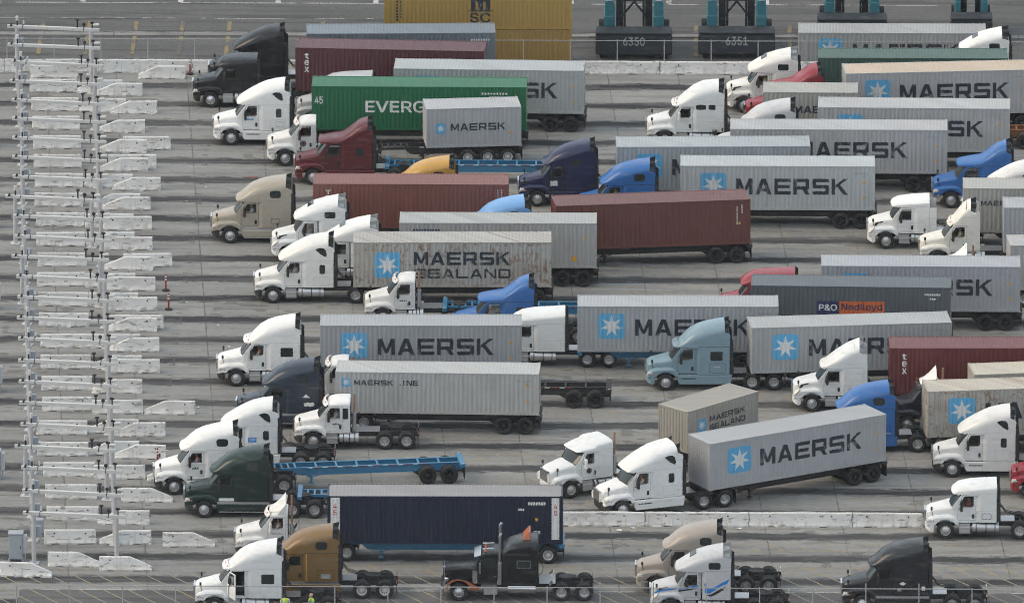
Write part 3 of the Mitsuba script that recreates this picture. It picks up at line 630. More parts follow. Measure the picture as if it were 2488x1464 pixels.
def container(name, ft, H, x, y, yaw, z, label, prints=(), group=None, doors_left=False):
    m, pts, D, L = box_meshes(ft, H); w = 1.219
    k = thing('shipping_container', label, 'container', (x, y, z), yaw, group)
    def C(nm, mesh, ang=30, par=k, off=None, look=None):
        q = ('boxply', name, nm, id(mesh))
        if q not in CACHE: CACHE[q] = box_ply(mesh, look or name, ang)
        return part(par, nm, CACHE[q], off)
    C('frame', m['frame'], 30, k, None, name + ' frame'); C('side_panel', m['side'][0], 20); C('side_panel', m['side'][1], 20); C('roof', m['roof'], 20, k, None, name + ' roof'); C('end_panel', m['end'], 20)
    for i in (0, 1):
        d = C('door', m['doors'][i], 20); part(d, 'lock_rods', cached(('rods', ft, H, i), lambda: m['rods'][i], 'm_alloy'))
    C('floor', m['floor'])
    for cx in (-.006, L - .172):
        for cy in (-w - .006, w - .156):
            for cz in (-.004, H - .114): C('corner_casting', m['casting'], 30, k, T().translate([cx, cy, cz]), name + ' frame')
    for nm, poly, mat, col in prints:
        lift = .006 + .004 * (nm in ('letter', 'star'))
        for g in (poly if isinstance(poly, list) else [poly]):
            q = part(k, nm, to_ply(decal(g, pts, D, lift), mat, col, 20))
            if nm == 'code_plate': labels[q] = {'kind': 'stuff'}
    return k

# ------------------------------------------------------------------ container trailers
def chassis_meshes(L, axles):
    k = ('chassis', L, axles)
    if k in CACHE: return CACHE[k]
    zt = 1.20; R = L - .15
    beams = []
    for sd in (-1, 1):
        y0, y1 = sd * .52 - .07, sd * .52 + .07
        beams += [bx(2.6, R, y0, y1, zt - .10, zt - .06), bx(2.6, R, sd * .52 - .02, sd * .52 + .02, zt - .52, zt - .08), bx(2.6, R, y0, y1, zt - .54, zt - .50),
                  slab(Polygon([(.1, zt - .20), (.1, zt - .06), (2.6, zt - .06), (2.6, zt - .54), (2.3, zt - .50), (2.0, zt - .22)]), sd * .52 - .05, sd * .52 + .05)]
    cross = [3.4 + 1.22 * i for i in range(int((R - .3 - 3.4) / 1.22) + 1)] + [.55, .95, 1.35, 1.75, 2.15]
    bols = [rbox(.0, .28, -1.20, 1.20, zt - .22, zt - .01, .02), rbox(R - .20, R + .12, -1.20, 1.20, zt - .24, zt - .01, .02)]
    lock = [join(cyl((x, y, zt - .01), (x, y, zt + .03), .05, 8)) for x in (.12, R) for y in (-1.13, 1.13)]
    leg = lambda sd: join(bx(3.05, 3.20, sd * .62 - .075, sd * .62 + .075, .42, zt - .1), bx(3.08, 3.17, sd * .62 - .045, sd * .62 + .045, .24, .5), bx(2.98, 3.27, sd * .62 - .13, sd * .62 + .13, .20, .24))
    brace = join(cyl((3.12, -.6, .75), (3.12, .6, .75), .03, 6), cyl((3.15, -.6, .55), (3.75, -.52, zt - .5), .03, 6), cyl((3.15, .6, .55), (3.75, .52, zt - .5), .03, 6))
    n = axles; xs = [R - .85 - 1.28 * i for i in range(n)][::-1]
    bog = [bx(xs[0] - .7, R + .05, sd * .48 - .08, sd * .48 + .08, zt - .66, zt - .54) for sd in (-1, 1)] + [slab(Polygon([(xs[0] - .9, zt - .54), (xs[0] - .5, zt - .54), (xs[0] - .35, zt - .8), (xs[0] - .5, zt - .8)]), sd * .48 - .08, sd * .48 + .08) for sd in (-1, 1)]
    CACHE[k] = dict(beams=join(*beams), cross=cross, bolster=bols, lock=join(*lock), leg=leg, brace=brace, bogie=join(*bog), xs=xs, R=R, zt=zt)
    return CACHE[k]

def trailer(x, y, yaw, L, col, label, group=None, axles=2, rim=('m_matte', 'charcoal'), pale=None, tape=True):
    m = chassis_meshes(L, axles); zt0 = m['zt']; gloss = 'm_paint' if col == 'chassis_blue' else 'm_matte'; k = thing('container_trailer', label, 'trailer', (x, y, 0), yaw, group); q = (L, axles)
    A = lambda nm, ck, mk, c=col, par=k, mat='m_matte': part(par, nm, cached((q, ck), mk, gloss if mat == 'm_matte' and c == col else mat, c))
    A('main_beams', 'beams', lambda: m['beams']); 
    for cx in m['cross']: part(k, 'cross_member', cached('crossm', lambda: bx(0, .11, -.50, .50, zt0 - .15, zt0 - .07), gloss, col), T().translate([cx, 0, 0]))
    
    for i in (0, 1): A('bolster', ('bol', i), lambda: m['bolster'][i], col)
    A('twist_locks', 'lock', lambda: m['lock'], 'galv')
    for sd in (-1, 1): A('landing_leg', ('leg', sd), lambda: m['leg'](sd))
    A('leg_brace', 'brace', lambda: m['brace']); b = A('bogie', 'bogie', lambda: m['bogie'], 'chassis_black')
    for ax in m['xs']:
        A('axle', ('ax', ax), lambda: join(cyl((ax, -1.0, .52), (ax, 1.0, .52), .08, 8)), 'frame_black')
        for sd in (-1, 1): wheel(k, ax, 1.06 * sd, sd, True, *rim)
    for sd in (-1, 1):
        ya, yb = sorted((sd * .62, sd * 1.2))
        A('mud_flap', ('flap', sd), lambda: bx(m['R'] + .04, m['R'] + .07, ya, yb, .25, .95), 'rubber')
    A('rear_bumper', 'rb', lambda: join(bx(m['R'] + .0, m['R'] + .1, -1.15, 1.15, .48, .58), bx(m['R'] + .02, m['R'] + .08, -.5, -.42, .5, 1.0), bx(m['R'] + .02, m['R'] + .08, .42, .5, .5, 1.0)), 'chassis_black')
    A('tail_light', 'tl', lambda: join(bx(m['R'] + .121, m['R'] + .14, -1.0, -.7, 1.02, 1.12), bx(m['R'] + .121, m['R'] + .14, .7, 1.0, 1.02, 1.12)), None, k, 'm_redlens')
    if tape:
        tp = A('reflective_tape', 'tapew', lambda: join(*[bx(xx, xx + .30, -.596, -.591, m['zt'] - .105, m['zt'] - .055) for xx in np.arange(2.9, m['R'] - 2.4, .9)]), 'print_white')
        labels[tp] = {'kind': 'stuff'}; tp = A('reflective_tape', 'taper', lambda: join(*[bx(xx, xx + .30, -.596, -.591, m['zt'] - .105, m['zt'] - .055) for xx in np.arange(3.35, m['R'] - 2.4, .9)]), 'tape_red'); labels[tp] = {'kind': 'stuff'}
    return k

# ------------------------------------------------------------------ long-nosed tractor with twin stacks
def classic_tractor(x, y, yaw, label):
    k = thing('semi_truck', label, 'truck', (x, y, 0), yaw)
    A = lambda nm, mesh, mat='m_paint', col='black', par=k, ang=32, off=None: part(par, nm, to_ply(mesh, mat, col, ang), off)
    A('hood', loft([(.12, .85, 1.62, 1.88, .52, .62, 3.5), (.9, .85, 1.70, 1.94, .62, .70, 3.5), (1.95, .9, 1.78, 2.0, .72, .80, 3.5)], 7))
    g = A('grille', rbox(.02, .14, -.56, .56, .72, 1.92, .03), 'm_chrome', None)
    A('bar', join(*[bx(.0, .03, y0, y0 + .02, .8, 1.84) for y0 in np.arange(-.48, .5, .08)]), 'm_matte', 'plastic', g)
    A('bumper', rbox(-.14, .06, -1.2, 1.2, .36, .82, .04), 'm_chrome', None)
    for sd in (-1, 1):
        ys = (-1.22, -.62) if sd < 0 else (.62, 1.22)
        A('fender', cut(hslab([(.18, .72), (.25, 1.0), (.55, 1.24), (.92, 1.30), (1.35, 1.2), (1.75, .95), (2.1, .80), (2.1, .70)], *ys, bev=.08), cyl((.92, -2, .53), (.92, 2, .53), .70, 30)), 'm_paint', 'black' if sd else None)
        A('fender_trim', cut(hslab([(.16, .70), (.23, 1.0), (.54, 1.26), (.92, 1.32), (1.36, 1.22), (1.78, .96), (2.1, .80), (2.1, .68)], *((ys[0] - .012, ys[0] + .03) if sd < 0 else (ys[1] - .03, ys[1] + .012)), bev=.005), cyl((.92, -2, .53), (.92, 2, .53), .72, 30)), 'm_paint', 'orange')
        A('headlight', rbox(.10, .34, min(sd * .82, sd * 1.06), max(sd * .82, sd * 1.06), 1.12, 1.36, .06), 'm_chrome', None)
        A('air_cleaner', cyl((1.85, .98 * sd, 1.06), (1.85, .98 * sd, 1.78), .17, 16), 'm_chrome', None)
        st = A('exhaust_stack', cyl((3.28, 1.08 * sd, 2.2), (3.28, 1.08 * sd, 3.86), .075, 14), 'm_chrome', None)
        A('tip', cyl((3.28, 1.08 * sd, 3.84), (3.36, 1.08 * sd, 4.04), .08, 14), 'm_chrome', None, st)
        A('muffler', cyl((3.28, 1.08 * sd, 1.0), (3.28, 1.08 * sd, 2.3), .14, 14), 'm_chrome', None, st)
        tk = A('fuel_tank', cyl((3.75, .86 * sd, .70), (5.35, .86 * sd, .70), .32, 22), 'm_chrome', None, k, 50)
        A('strap', join(*[cyl((q, .86 * sd, .70), (q + .05, .86 * sd, .70), .332, 22) for q in (4.05, 4.95)]), 'm_alloy', None, tk)
        A('battery_box', rbox(2.35, 3.15, min(sd * .74, sd * 1.16), max(sd * .74, sd * 1.16), .36, .84, .03), 'm_alloy', None)
        A('step', bx(2.2, 3.1, min(sd * .9, sd * 1.2), max(sd * .9, sd * 1.2), .90, .96), 'm_chrome', None)
        d = lambda a, b: (-1.0 - b, -1.0 - a) if sd < 0 else (1.0 + a, 1.0 + b)
        dr_ = A('door', slab(rrect(2.22, 1.02, 3.12, 2.62, .05), *d(-.01, .012)))
        A('window', slab(rrect(2.34, 2.0, 3.04, 2.55, .06), *d(0, .018)), 'm_screen', None, dr_); A('handle', bx(2.95, 3.08, *d(.01, .04), 1.42, 1.46), 'm_chrome', None, dr_)
        A('mirror', join(rbox(2.1, 2.18, min(sd * 1.2, sd * 1.42), max(sd * 1.2, sd * 1.42), 1.7, 2.35, .02), cyl((2.2, sd, 2.4), (2.14, sd * 1.3, 2.3), .02, 6)), 'm_chrome', None)
        s2 = lambda a, b: (-1.19 - b, -1.19 - a) if sd < 0 else (1.19 + a, 1.19 + b)
        w = A('window', slab(rrect(4.30, 2.02, 5.05, 2.42, .05), *s2(-.02, .006)), 'm_screen', None)
        A('frame', slab(rrect(4.27, 1.99, 5.08, 2.45, .06).difference(rrect(4.30, 2.02, 5.05, 2.42, .05)), *s2(-.02, .012)), 'm_chrome', None, w)
        A('mud_flap', bx(8.62, 8.65, min(sd * .62, sd * 1.2), max(sd * .62, sd * 1.2), .25, .95), 'm_matte', 'rubber')
        A('half_fender', slab(Polygon([(6.15, .95), (6.15, .98), (6.35, 1.18), (6.38, 1.16), (6.19, .93)]), *sorted((sd * .75, sd * 1.22))), 'm_chrome', None)
    A('cab', loft([(1.93, .95, 2.0, 2.06, .96, .96, 6), (2.22, .95, 2.58, 2.70, .98, .98, 6), (2.4, .95, 2.68, 2.86, 1.0, 1.0, 4), (3.3, .95, 2.72, 2.92, 1.0, 1.0, 4)], 6))
    A('windscreen', join(*[trimesh.Trimesh(np.array([(1.96, y0, 2.10), (1.96, y1, 2.10), (2.18, y1, 2.60), (2.18, y0, 2.60), (1.90, y0, 2.13), (1.90, y1, 2.13), (2.12, y1, 2.62), (2.12, y0, 2.62)])).convex_hull for y0, y1 in ((-.88, -.03), (.03, .88))]), 'm_screen', None)
    A('sun_visor', trimesh.Trimesh(np.array([(2.20, y0, 2.72) for y0 in (-.98, .98)] + [(1.80, y0, 2.60) for y0 in (-.98, .98)] + [(2.20, y0, 2.70) for y0 in (-.98, .98)] + [(1.80, y0, 2.57) for y0 in (-.98, .98)])).convex_hull, 'm_chrome', None)
    for y0 in (-.8, -.4, 0, .4, .8): A('marker_light', rbox(2.40, 2.54, y0 - .05, y0 + .05, 2.88, 2.94, .02), 'm_amber', None)
    A('horn', join(cyl((2.35, -.55, 2.96), (2.95, -.55, 2.99), .03, 8), cyl((2.3, -.55, 2.96), (2.42, -.55, 2.96), .07, 8, .03), cyl((2.35, .55, 2.96), (2.95, .55, 2.99), .03, 8), cyl((2.3, .55, 2.96), (2.42, .55, 2.96), .07, 8, .03)), 'm_chrome', None)
    A('sleeper', loft([(3.42, 1.0, 2.62, 2.86, 1.16, 1.16, 4), (3.5, 1.0, 2.80, 3.04, 1.18, 1.18, 3.6), (3.9, 1.0, 3.0, 3.36, 1.19, 1.19, 3.4), (4.6, 1.0, 3.14, 3.56, 1.19, 1.19, 3.4), (5.45, 1.0, 3.18, 3.60, 1.19, 1.19, 3.4), (5.5, 1.02, 3.12, 3.5, 1.15, 1.15, 3.4)], 9))
    A('roof_deflector', trimesh.Trimesh(np.array([(4.62, y0, 3.58) for y0 in (-.78, .78)] + [(4.98, y0, 4.02) for y0 in (-.62, .62)] + [(5.05, y0, 4.0) for y0 in (-.62, .62)] + [(5.05, y0, 3.58) for y0 in (-.78, .78)] + [(4.70, y0, 3.56) for y0 in (-.78, .78)])).convex_hull, 'm_paint', 'orange')
    A('air_hose', join(*[cyl((5.5 + .28 * math.sin(a), -.4, 1.75 + .42 * math.cos(a)), (5.5 + .28 * math.sin(a + .25), -.4, 1.75 + .42 * math.cos(a + .25)), .02, 6) for a in np.arange(0.1, 3.0, .25)]), 'm_matte', 'plastic')
    A('chassis_frame', join(bx(.4, 8.55, -.46, -.36, .62, .95), bx(.4, 8.55, .36, .46, .62, .95), *[bx(q, q + .1, -.36, .36, .66, .9) for q in np.arange(1, 8.5, 1.0)]), 'm_matte', 'frame_black')
    A('deck_plate', bx(5.55, 6.5, -.9, .9, .97, 1.0), 'm_alloy', None)
    A('fifth_wheel', join(cyl((7.15, 0, 1.1), (7.15, 0, 1.18), .46, 20), bx(6.8, 7.5, -.4, .4, .94, 1.1), bx(7.15, 7.7, -.3, .3, 1.1, 1.18)), 'm_matte', 'frame_black')
    A('engine', rbox(.5, 1.9, -.4, .4, .6, 1.1, .06), 'm_matte', 'frame_black'); A('rear_panel', bx(5.49, 5.52, -1.05, 1.05, 1.05, 3.0), 'm_matte', 'plastic')
    for sd in (-1, 1):
        wheel(k, .92, 1.04 * sd, sd, False)
        for q in (6.85, 8.17): wheel(k, q, 1.06 * sd, sd, True)
    for q in (6.85, 8.17): A('axle', cyl((q, -1, .52), (q, 1, .52), .09, 8), 'm_matte', 'frame_black')
    return k

# ------------------------------------------------------------------ concrete barriers
def barrier_mesh(L, kind, seed=0, h=.82):
    k = ('kr', L, kind, seed)
    if k in CACHE: return CACHE[k]
    prof = [(.30, 0), (.30, .10), (.285, .12), (.16, .34), (.10, h - .05), (.05, h)]
    ring = np.array([(-a, z) for a, z in prof] + [(a, z) for a, z in prof[::-1]])
    xs = np.linspace(0, L, int(L / .15) + 1); V = []
    for x in xs:
        u = x / L; u = 1 - u if kind == 'r' else u
        f = 1.0 if kind == 'b' else min(1.0, .30 + .70 * u / .42)
        z = ring[:, 1] * 1.0; z = np.where(z > .10, .10 + (z - .10) * (h * f - .10) / (h - .10), z)
        V.append(np.c_[np.full(len(ring), x), ring[:, 0], z])
    m = len(ring); v = np.vstack(V); n = meshkit.noise(v * 3.1 + seed * 9.7, seed); n2 = meshkit.noise(v * 9.0 + seed * 3.3, seed + 5)
    edge = np.abs(v[:, 0] - L / 2) > L / 2 - .20
    v[:, 1] *= 1 + .03 * (n - .5); v[:, 2] += np.where(v[:, 2] > .02, (n2 - .5) * .016, 0)
    chip = (n2 > .62) & edge & (v[:, 2] > .05); v[chip, 0] += np.where(v[chip, 0] < L / 2, 1, -1) * .09 * (n[chip] + .4); v[chip, 1] *= .85
    v[:, 1] += (n - .5) * .05; v[:, 2] += np.where(v[:, 2] > .3, (meshkit.noise(v * [.9, .9, 0] + seed * 5.1, seed + 9) - .5) * .05, 0)
    low = (n > .60) & (v[:, 2] < .13); v[low, 1] *= .82
    f = []
    for i in range(len(xs) - 1):
        for j in range(m):
            q = (i * m + j, i * m + (j + 1) % m, (i + 1) * m + (j + 1) % m, (i + 1) * m + j); f += [(q[0], q[2], q[1]), (q[0], q[3], q[2])]
    v = np.vstack([v, v[:m].mean(0), v[-m:].mean(0)]); a = len(v) - 2
    for j in range(m): f.append((a, j, (j + 1) % m)); f.append((a + 1, (len(xs) - 1) * m + (j + 1) % m, (len(xs) - 1) * m + j))
    r = trimesh.Trimesh(v, f, process=False)
    if r.volume < 0: r.invert()
    notch = [bx(L * q - .22, L * q + .22, -1, 1, -.1, .045) for q in (.22, .72)]
    CACHE[k] = cut(r, *notch); return CACHE[k]

def barrier(x, y, yaw, L, kind, label, group, seed=0):
    k = thing('concrete_barrier', label, 'barrier', (x, y, 0), yaw, group)
    q = ('krp', L, kind, seed)
    if q not in CACHE: CACHE[q] = to_ply(barrier_mesh(L, kind, seed), 'm_barrier', None, 25)
    part(k, 'block', {**CACHE[q]})
    if kind == 'b':
        for u in (.2, .8): part(k, 'lifting_hole', cached(('hole', L, u), lambda: cyl((L * u, -.142, .62), (L * u, -.128, .62), .048, 10), 'm_matte', 'plastic'))
    else:
        u = .8 if kind == 'l' else .2; part(k, 'lifting_hole', cached(('hole', L, u), lambda: cyl((L * u, -.142, .62), (L * u, -.128, .62), .048, 10), 'm_matte', 'plastic'))
    return k

# ------------------------------------------------------------------ camera portals over the islands
def portal(x, y, label, i):
    k = thing('camera_portal', label, 'gantry', (x, y, 0), -8.3 + 1.1 * math.sin(i * 2.7), 'white camera portals along the row of islands')
    A = lambda nm, ck, mk, mat='m_matte', col='gantry_white', par=k: part(par, nm, cached(('po', ck), mk, mat, col))
    A('beam', 'beam', lambda: rbox(0, 6.05, -.10, .10, 2.94, 3.14, .012))
    a = A('post', 'pl', lambda: cyl((.62, 0, 0), (.62, 0, 2.94), .13, 14), col='post_white'); A('base_plate', 'plb', lambda: rbox(.32, .92, -.3, .3, 0, .05, .01), col='galv', par=a)
    b = A('post', 'pr', lambda: cyl((5.50, 0, 0), (5.50, 0, 2.94), .13, 14), col='post_white'); A('base_plate', 'prb', lambda: rbox(5.2, 5.8, -.3, .3, 0, .05, .01), col='galv', par=b)
    A('joint_band', 'jb', lambda: join(bx(.98, 1.02, -.115, .115, 2.93, 3.15), bx(5.02, 5.06, -.115, .115, 2.93, 3.15)), col='plastic')
    if i < 24:
        c = A('camera', 'c1', lambda: cyl((.64, 0, 3.46), (.64, 0, 3.74), .09, 12)); A('stem', 'c1s', lambda: cyl((.64, 0, 3.14), (.64, 0, 3.46), .05, 8), col='plastic', par=c)
    if i % 7 == 3: part(k, 'cable', cached(('po', 'cable'), lambda: join(*[cyl((.62 + .4 * q, .02, 2.9 - .10 * math.sin(q * 1.3)), (.62 + .4 * (q + 1), .02, 2.9 - .10 * math.sin((q + 1) * 1.3)), .012, 5) for q in range(12)]), 'm_matte', 'plastic'))
    c = A('lamp', 'l1', lambda: cyl((4.62, 0, 3.62), (4.62, 0, 3.70), .12, 12, .13), col='plastic'); A('stem', 'l1s', lambda: cyl((4.62, 0, 2.95), (4.62, 0, 3.63), .05, 8), col='plastic', par=c)
    c = A('dome_camera', 'd1', lambda: trimesh.creation.icosphere(2, .115).apply_translation((5.05, 0, 3.38)), col='lens_dark'); A('stem', 'd1s', lambda: cyl((5.05, 0, 3.13), (5.05, 0, 3.3), .03, 8), col='plastic', par=c)
    c = A('spot_camera', 's1', lambda: cyl((5.66, 0, 3.36), (6.04, 0, 3.40), .09, 12)); A('bracket', 's1b', lambda: join(cyl((5.60, 0, 3.14), (5.60, 0, 3.52), .045, 8), trimesh.Trimesh(np.array([(5.45, -.1, 3.5), (5.45, .1, 3.5), (5.72, 0, 3.34), (5.72, 0, 3.56), (5.5, 0, 3.6)])).convex_hull), col='plastic', par=c)
    c = A('camera', 'c2', lambda: cyl((.28, -.06, 3.22), (.28, -.28, 3.16), .065, 10), col='lens_dark'); A('bracket', 'c2b', lambda: cyl((.28, 0, 2.9), (.28, 0, 3.25), .03, 6), col='plastic', par=c)
    c = A('control_box', 'bx1', lambda: rbox(.36, 1.00, .14, .40, 1.55, 2.20, .02), col='cabinet'); A('lid', 'bx1l', lambda: rbox(.40, .96, .118, .14, 1.60, 2.15, .008), col='cabinet', par=c); A('conduit', 'bx1c', lambda: cyl((.55, .22, 0), (.55, .22, 1.55), .03, 6), col='galv', par=c)
    if i % 2 == 0:
        c = A('beacon', 'be', lambda: cyl((1.05, .12, 3.18), (1.05, .12, 3.42), .05, 8), col='gantry_white')
        A('bracket', 'beb', lambda: cyl((1.05, .0, 3.1), (1.05, .12, 3.2), .03, 6), col='plastic', par=c)
    return k

def cabinet(x, y, label):
    k = thing('utility_cabinet', label, 'cabinet', (x, y, 0), 0, 'grey utility cabinets along the left edge')
    A = lambda nm, ck, mk, col='cabinet', par=k: part(par, nm, cached(('cb', ck), mk, 'm_matte', col))
    A('body', 'b', lambda: rbox(-1.05, -.25, -.35, .35, .22, 1.72, .025)); d = A('door', 'd', lambda: rbox(-1.0, -.30, -.375, -.352, .28, 1.62, .008))
    A('handle', 'h', lambda: rbox(-.40, -.36, -.40, -.376, .85, 1.05, .008), 'plastic', d); A('lid', 'l', lambda: rbox(-1.09, -.21, -.39, .39, 1.722, 1.78, .01))
    s = A('side_box', 's', lambda: rbox(-.245, .0, -.25, .25, .55, 1.60, .02), 'galv'); A('conduit', 'cc', lambda: cyl((-.12, 0, 0), (-.12, 0, .55), .05, 8), 'galv', s)
    for a in (-1, 1): A('leg', ('lg', a), lambda: hslab([(-.65 + a * .40 - .06, 0), (-.65 + a * .40 + .06, 0), (-.65 + a * .36 + .05, .22), (-.65 + a * .36 - .05, .22)], -.3, .3, .01), 'cabinet')
    return k

# ------------------------------------------------------------------ fences, posts, cones, litter
def fence(x0, x1, y, h, tall, label, y1=None):
    k = thing('chain_link_fence', label, 'fence', (0, 0, 0), 0)
    y1 = y if y1 is None else y1; Y = lambda x: y + (y1 - y) * (x - x0) / (x1 - x0)
    part(k, 'top_rail', to_ply(cyl((x0, y, h), (x1, y1, h), .026, 8), 'm_matte', 'rail'))
    n = int(round((x1 - x0) / 3.05)) + 1
    for i in range(n):
        x = x0 + (x1 - x0) * i / (n - 1); t = h + (.32 if i in tall else .06)
        part(k, 'post', cached(('fp', t), lambda: cyl((0, 0, 0), (0, 0, t), .032, 8), 'm_matte', 'rail'), T().translate([x, Y(x), 0]))
    V, F, q = [], [], 0; r = .0011
    for sgn in (1, -1):
        for a in np.arange(x0 - h, x1 + h, .30):
            xa, xb = a, a + sgn * h; za, zb = 0.03, h
            pts = [(xa, za), (xb, zb)]
            t0, t1 = 0.0, 1.0
            lo, hi = sorted((xa, xb))
            if hi < x0 or lo > x1: continue
            for X in (x0, x1):
                u = (X - xa) / (xb - xa)
                if (X == x0) == (xb > xa): t0 = max(t0, u) if 0 < u < 1 else t0
                else: t1 = min(t1, u) if 0 < u < 1 else t1
            p, e = np.array([xa + (xb - xa) * t0, za + (zb - za) * t0]), np.array([xa + (xb - xa) * t1, za + (zb - za) * t1])
            if p[0] < x0 - .01 or p[0] > x1 + .01 or e[0] < x0 - .01 or e[0] > x1 + .01: continue
            for c in (p, e):
                for dx, dy in ((r, 0), (-r * .5, r), (-r * .5, -r)): V.append((c[0] + dx, Y(c[0]) + dy + .01 * sgn, c[1]))
            for i in range(3):
                j = (i + 1) % 3; F += [(q + i, q + j, q + 3 + j), (q + i, q + 3 + j, q + 3 + i)]
            q += 6
    w = part(k, 'wire_mesh', to_ply(trimesh.Trimesh(np.array(V), np.array(F), process=False), 'm_matte', 'wire', 80)); labels[w] = {'kind': 'stuff'}
    return k

def delineator(x, y, label, h=1.1):
    k = thing('delineator_post', label, 'traffic post', (x, y, 0), 0, None)
    A = lambda nm, m, col: part(k, nm, to_ply(m, 'm_matte', col))
    A('base', cyl((0, 0, 0), (0, 0, .07), .24, 14), 'rubber'); A('tube', cyl((0, 0, .07), (0, 0, h), .055, 12), 'dark_red' if h < 1.2 else 'dark_red')
    for z in (.68, .86): A('band', cyl((0, 0, z), (0, 0, z + .10), .058, 12), 'print_white')
    A('cap', cyl((0, 0, h), (0, 0, h + .06), .03, 8), 'dark_red'); return k

def cone(x, y, z, label):
    k = thing('traffic_cone', label, 'cone', (x, y, z), 0)
    part(k, 'body', to_ply(join(cyl((0, 0, .04), (0, 0, .72), .17, 14, .035), rbox(-.2, .2, -.2, .2, 0, .04, .01)), 'm_matte', 'orange')); part(k, 'band', to_ply(cyl((0, 0, .36), (0, 0, .48), .11, 14, .088), 'm_matte', 'print_white')); return k

def paper(x, y, w, d, yaw, label, col='print_white'):
    k = thing('paper_scrap', label, 'litter', (x, y, .012), yaw)
    n = 5; g = np.array([[(i / (n - 1) - .5) * w, (j / (n - 1) - .5) * d, .02 * math.sin(i * 1.7 + j) + .02] for i in range(n) for j in range(n)])
    f = [(i * n + j, i * n + j + 1, (i + 1) * n + j + 1) for i in range(n - 1) for j in range(n - 1)] + [(i * n + j, (i + 1) * n + j + 1, (i + 1) * n + j) for i in range(n - 1) for j in range(n - 1)]
    part(k, 'sheet', to_ply(trimesh.Trimesh(g, f, process=False), 'm_matte', col)); return k

# ------------------------------------------------------------------ container handlers behind the fence
def handler(x, y, number, label, s=1.0):
    k = thing('container_handler', label, 'forklift', (x, y, 0), 0)
    A = lambda nm, m, col, par=k, mat='m_matte': part(par, nm, to_ply(m, mat, col))
    cw = A('counterweight', join(rbox(-2.5 * s, 2.5 * s, 0, 1.5, .35, 1.72, .08), rbox(-2.45 * s, 2.45 * s, -.05, 1.6, 1.74, 1.86, .03)), 'weight')
    if number:
        A('number', slab(fit_text(number, -.70, .98, .72, 1.56), -.012, -.002), 'fogged', cw)
    for sd in (-1, 1):
        A('engine_cover', rbox(min(sd * 1.25, sd * 1.95) * s, max(sd * 1.25, sd * 1.95) * s, 1.7, 4.6, 1.0, 2.55, .08), 'teal')
        f = A('side_frame', join(rbox(min(sd * 1.3, sd * 1.9) * s, max(sd * 1.3, sd * 1.9) * s, 1.75, 2.2, 2.5, 3.5, .05), *[bx(min(sd * 1.28, sd * 1.92) * s, max(sd * 1.28, sd * 1.92) * s, 1.68, 1.72, z, z + .06) for z in (1.2, 1.55, 1.9, 2.25)]), 'teal')
        A('mast_column', rbox(min(sd * .72, sd * 1.18) * s, max(sd * .72, sd * 1.18) * s, 3.6, 4.2, .5, 9.0, .03), 'mast')
        A('lift_cylinder', cyl((sd * .62 * s, 3.5, .8), (sd * .62 * s, 3.5, 8.0), .08, 10), 'mast')
        A('lamp', rbox(min(sd * 1.45, sd * 1.8) * s, max(sd * 1.45, sd * 1.8) * s, 1.6, 1.8, 3.55, 3.75, .04), 'print_white', f)
        A('tyre', cyl((sd * 2.3 * s, 3.9, .85), (sd * 1.5 * s, 3.9, .85), .85, 24), 'rubber'); A('tyre', cyl((sd * 2.2 * s, .75, .6), (sd * 1.7 * s, .75, .6), .6, 24), 'rubber')
    A('mast_brace', join(cyl((-.8 * s, 3.55, 2.0), (0, 3.55, 3.0), .07, 8), cyl((.8 * s, 3.55, 2.0), (0, 3.55, 3.0), .07, 8), bx(-.9 * s, .9 * s, 3.6, 3.8, 3.0, 3.6), bx(-.9 * s, .9 * s, 3.6, 3.8, 5.2, 5.7)), 'mast')
    A('operator_cab', rbox(-.55, .55, 3.0, 3.4, 3.9, 5.4, .06), 'teal'); A('cab_glass', rbox(-.45, .45, 2.95, 3.0, 4.2, 5.2, .02), None, k, 'm_screen')
    A('chassis', rbox(-1.2 * s, 1.2 * s, 1.4, 4.5, .5, .95, .05), 'mast')
    return k

# ------------------------------------------------------------------ people
def limb_man(chain):
    out = None
    for (p, r), (q, s) in zip(chain[:-1], chain[1:]):
        a = m3.Manifold.sphere(r, 14).translate(list(map(float, p))); b = m3.Manifold.sphere(s, 14).translate(list(map(float, q)))
        h = m3.Manifold.batch_hull([a, b]); out = h if out is None else out + h
    return out

def hand_chains(w, d, palm_side):                # wrist, direction of the hand, side of the thumb
    w, d = np.array(w, float), np.array(d, float); d /= np.linalg.norm(d); s = np.array(palm_side, float); s -= d * (s @ d); s /= np.linalg.norm(s); n = np.cross(d, s)
    out = [[(w, .028), (w + d * .05 + s * .02, .030)], [(w + d * .05 - s * .022, .026), (w + d * .08 + s * .022, .024)]]
    for i, L in enumerate((.075, .085, .080, .062)):
        b = w + d * .085 + s * (.030 - .020 * i); out.append([(w + d * .05 + s * (.02 - .014 * i), .012), (b, .0105), (b + d * L * .5 + n * .012, .0095), (b + d * L * .82 + n * .038, .0085)])
    out.append([(w + d * .02 + s * .03, .014), (w + d * .05 + s * .058, .011), (w + d * .085 + s * .062 + n * .015, .009)]); return out

def to_smooth(man, e=.03, it=8):
    m = man.refine_to_length(e); m = from_man(m); m = trimesh.Trimesh(m.vertices, m.faces, process=True)
    trimesh.smoothing.filter_taubin(m, iterations=it); return m

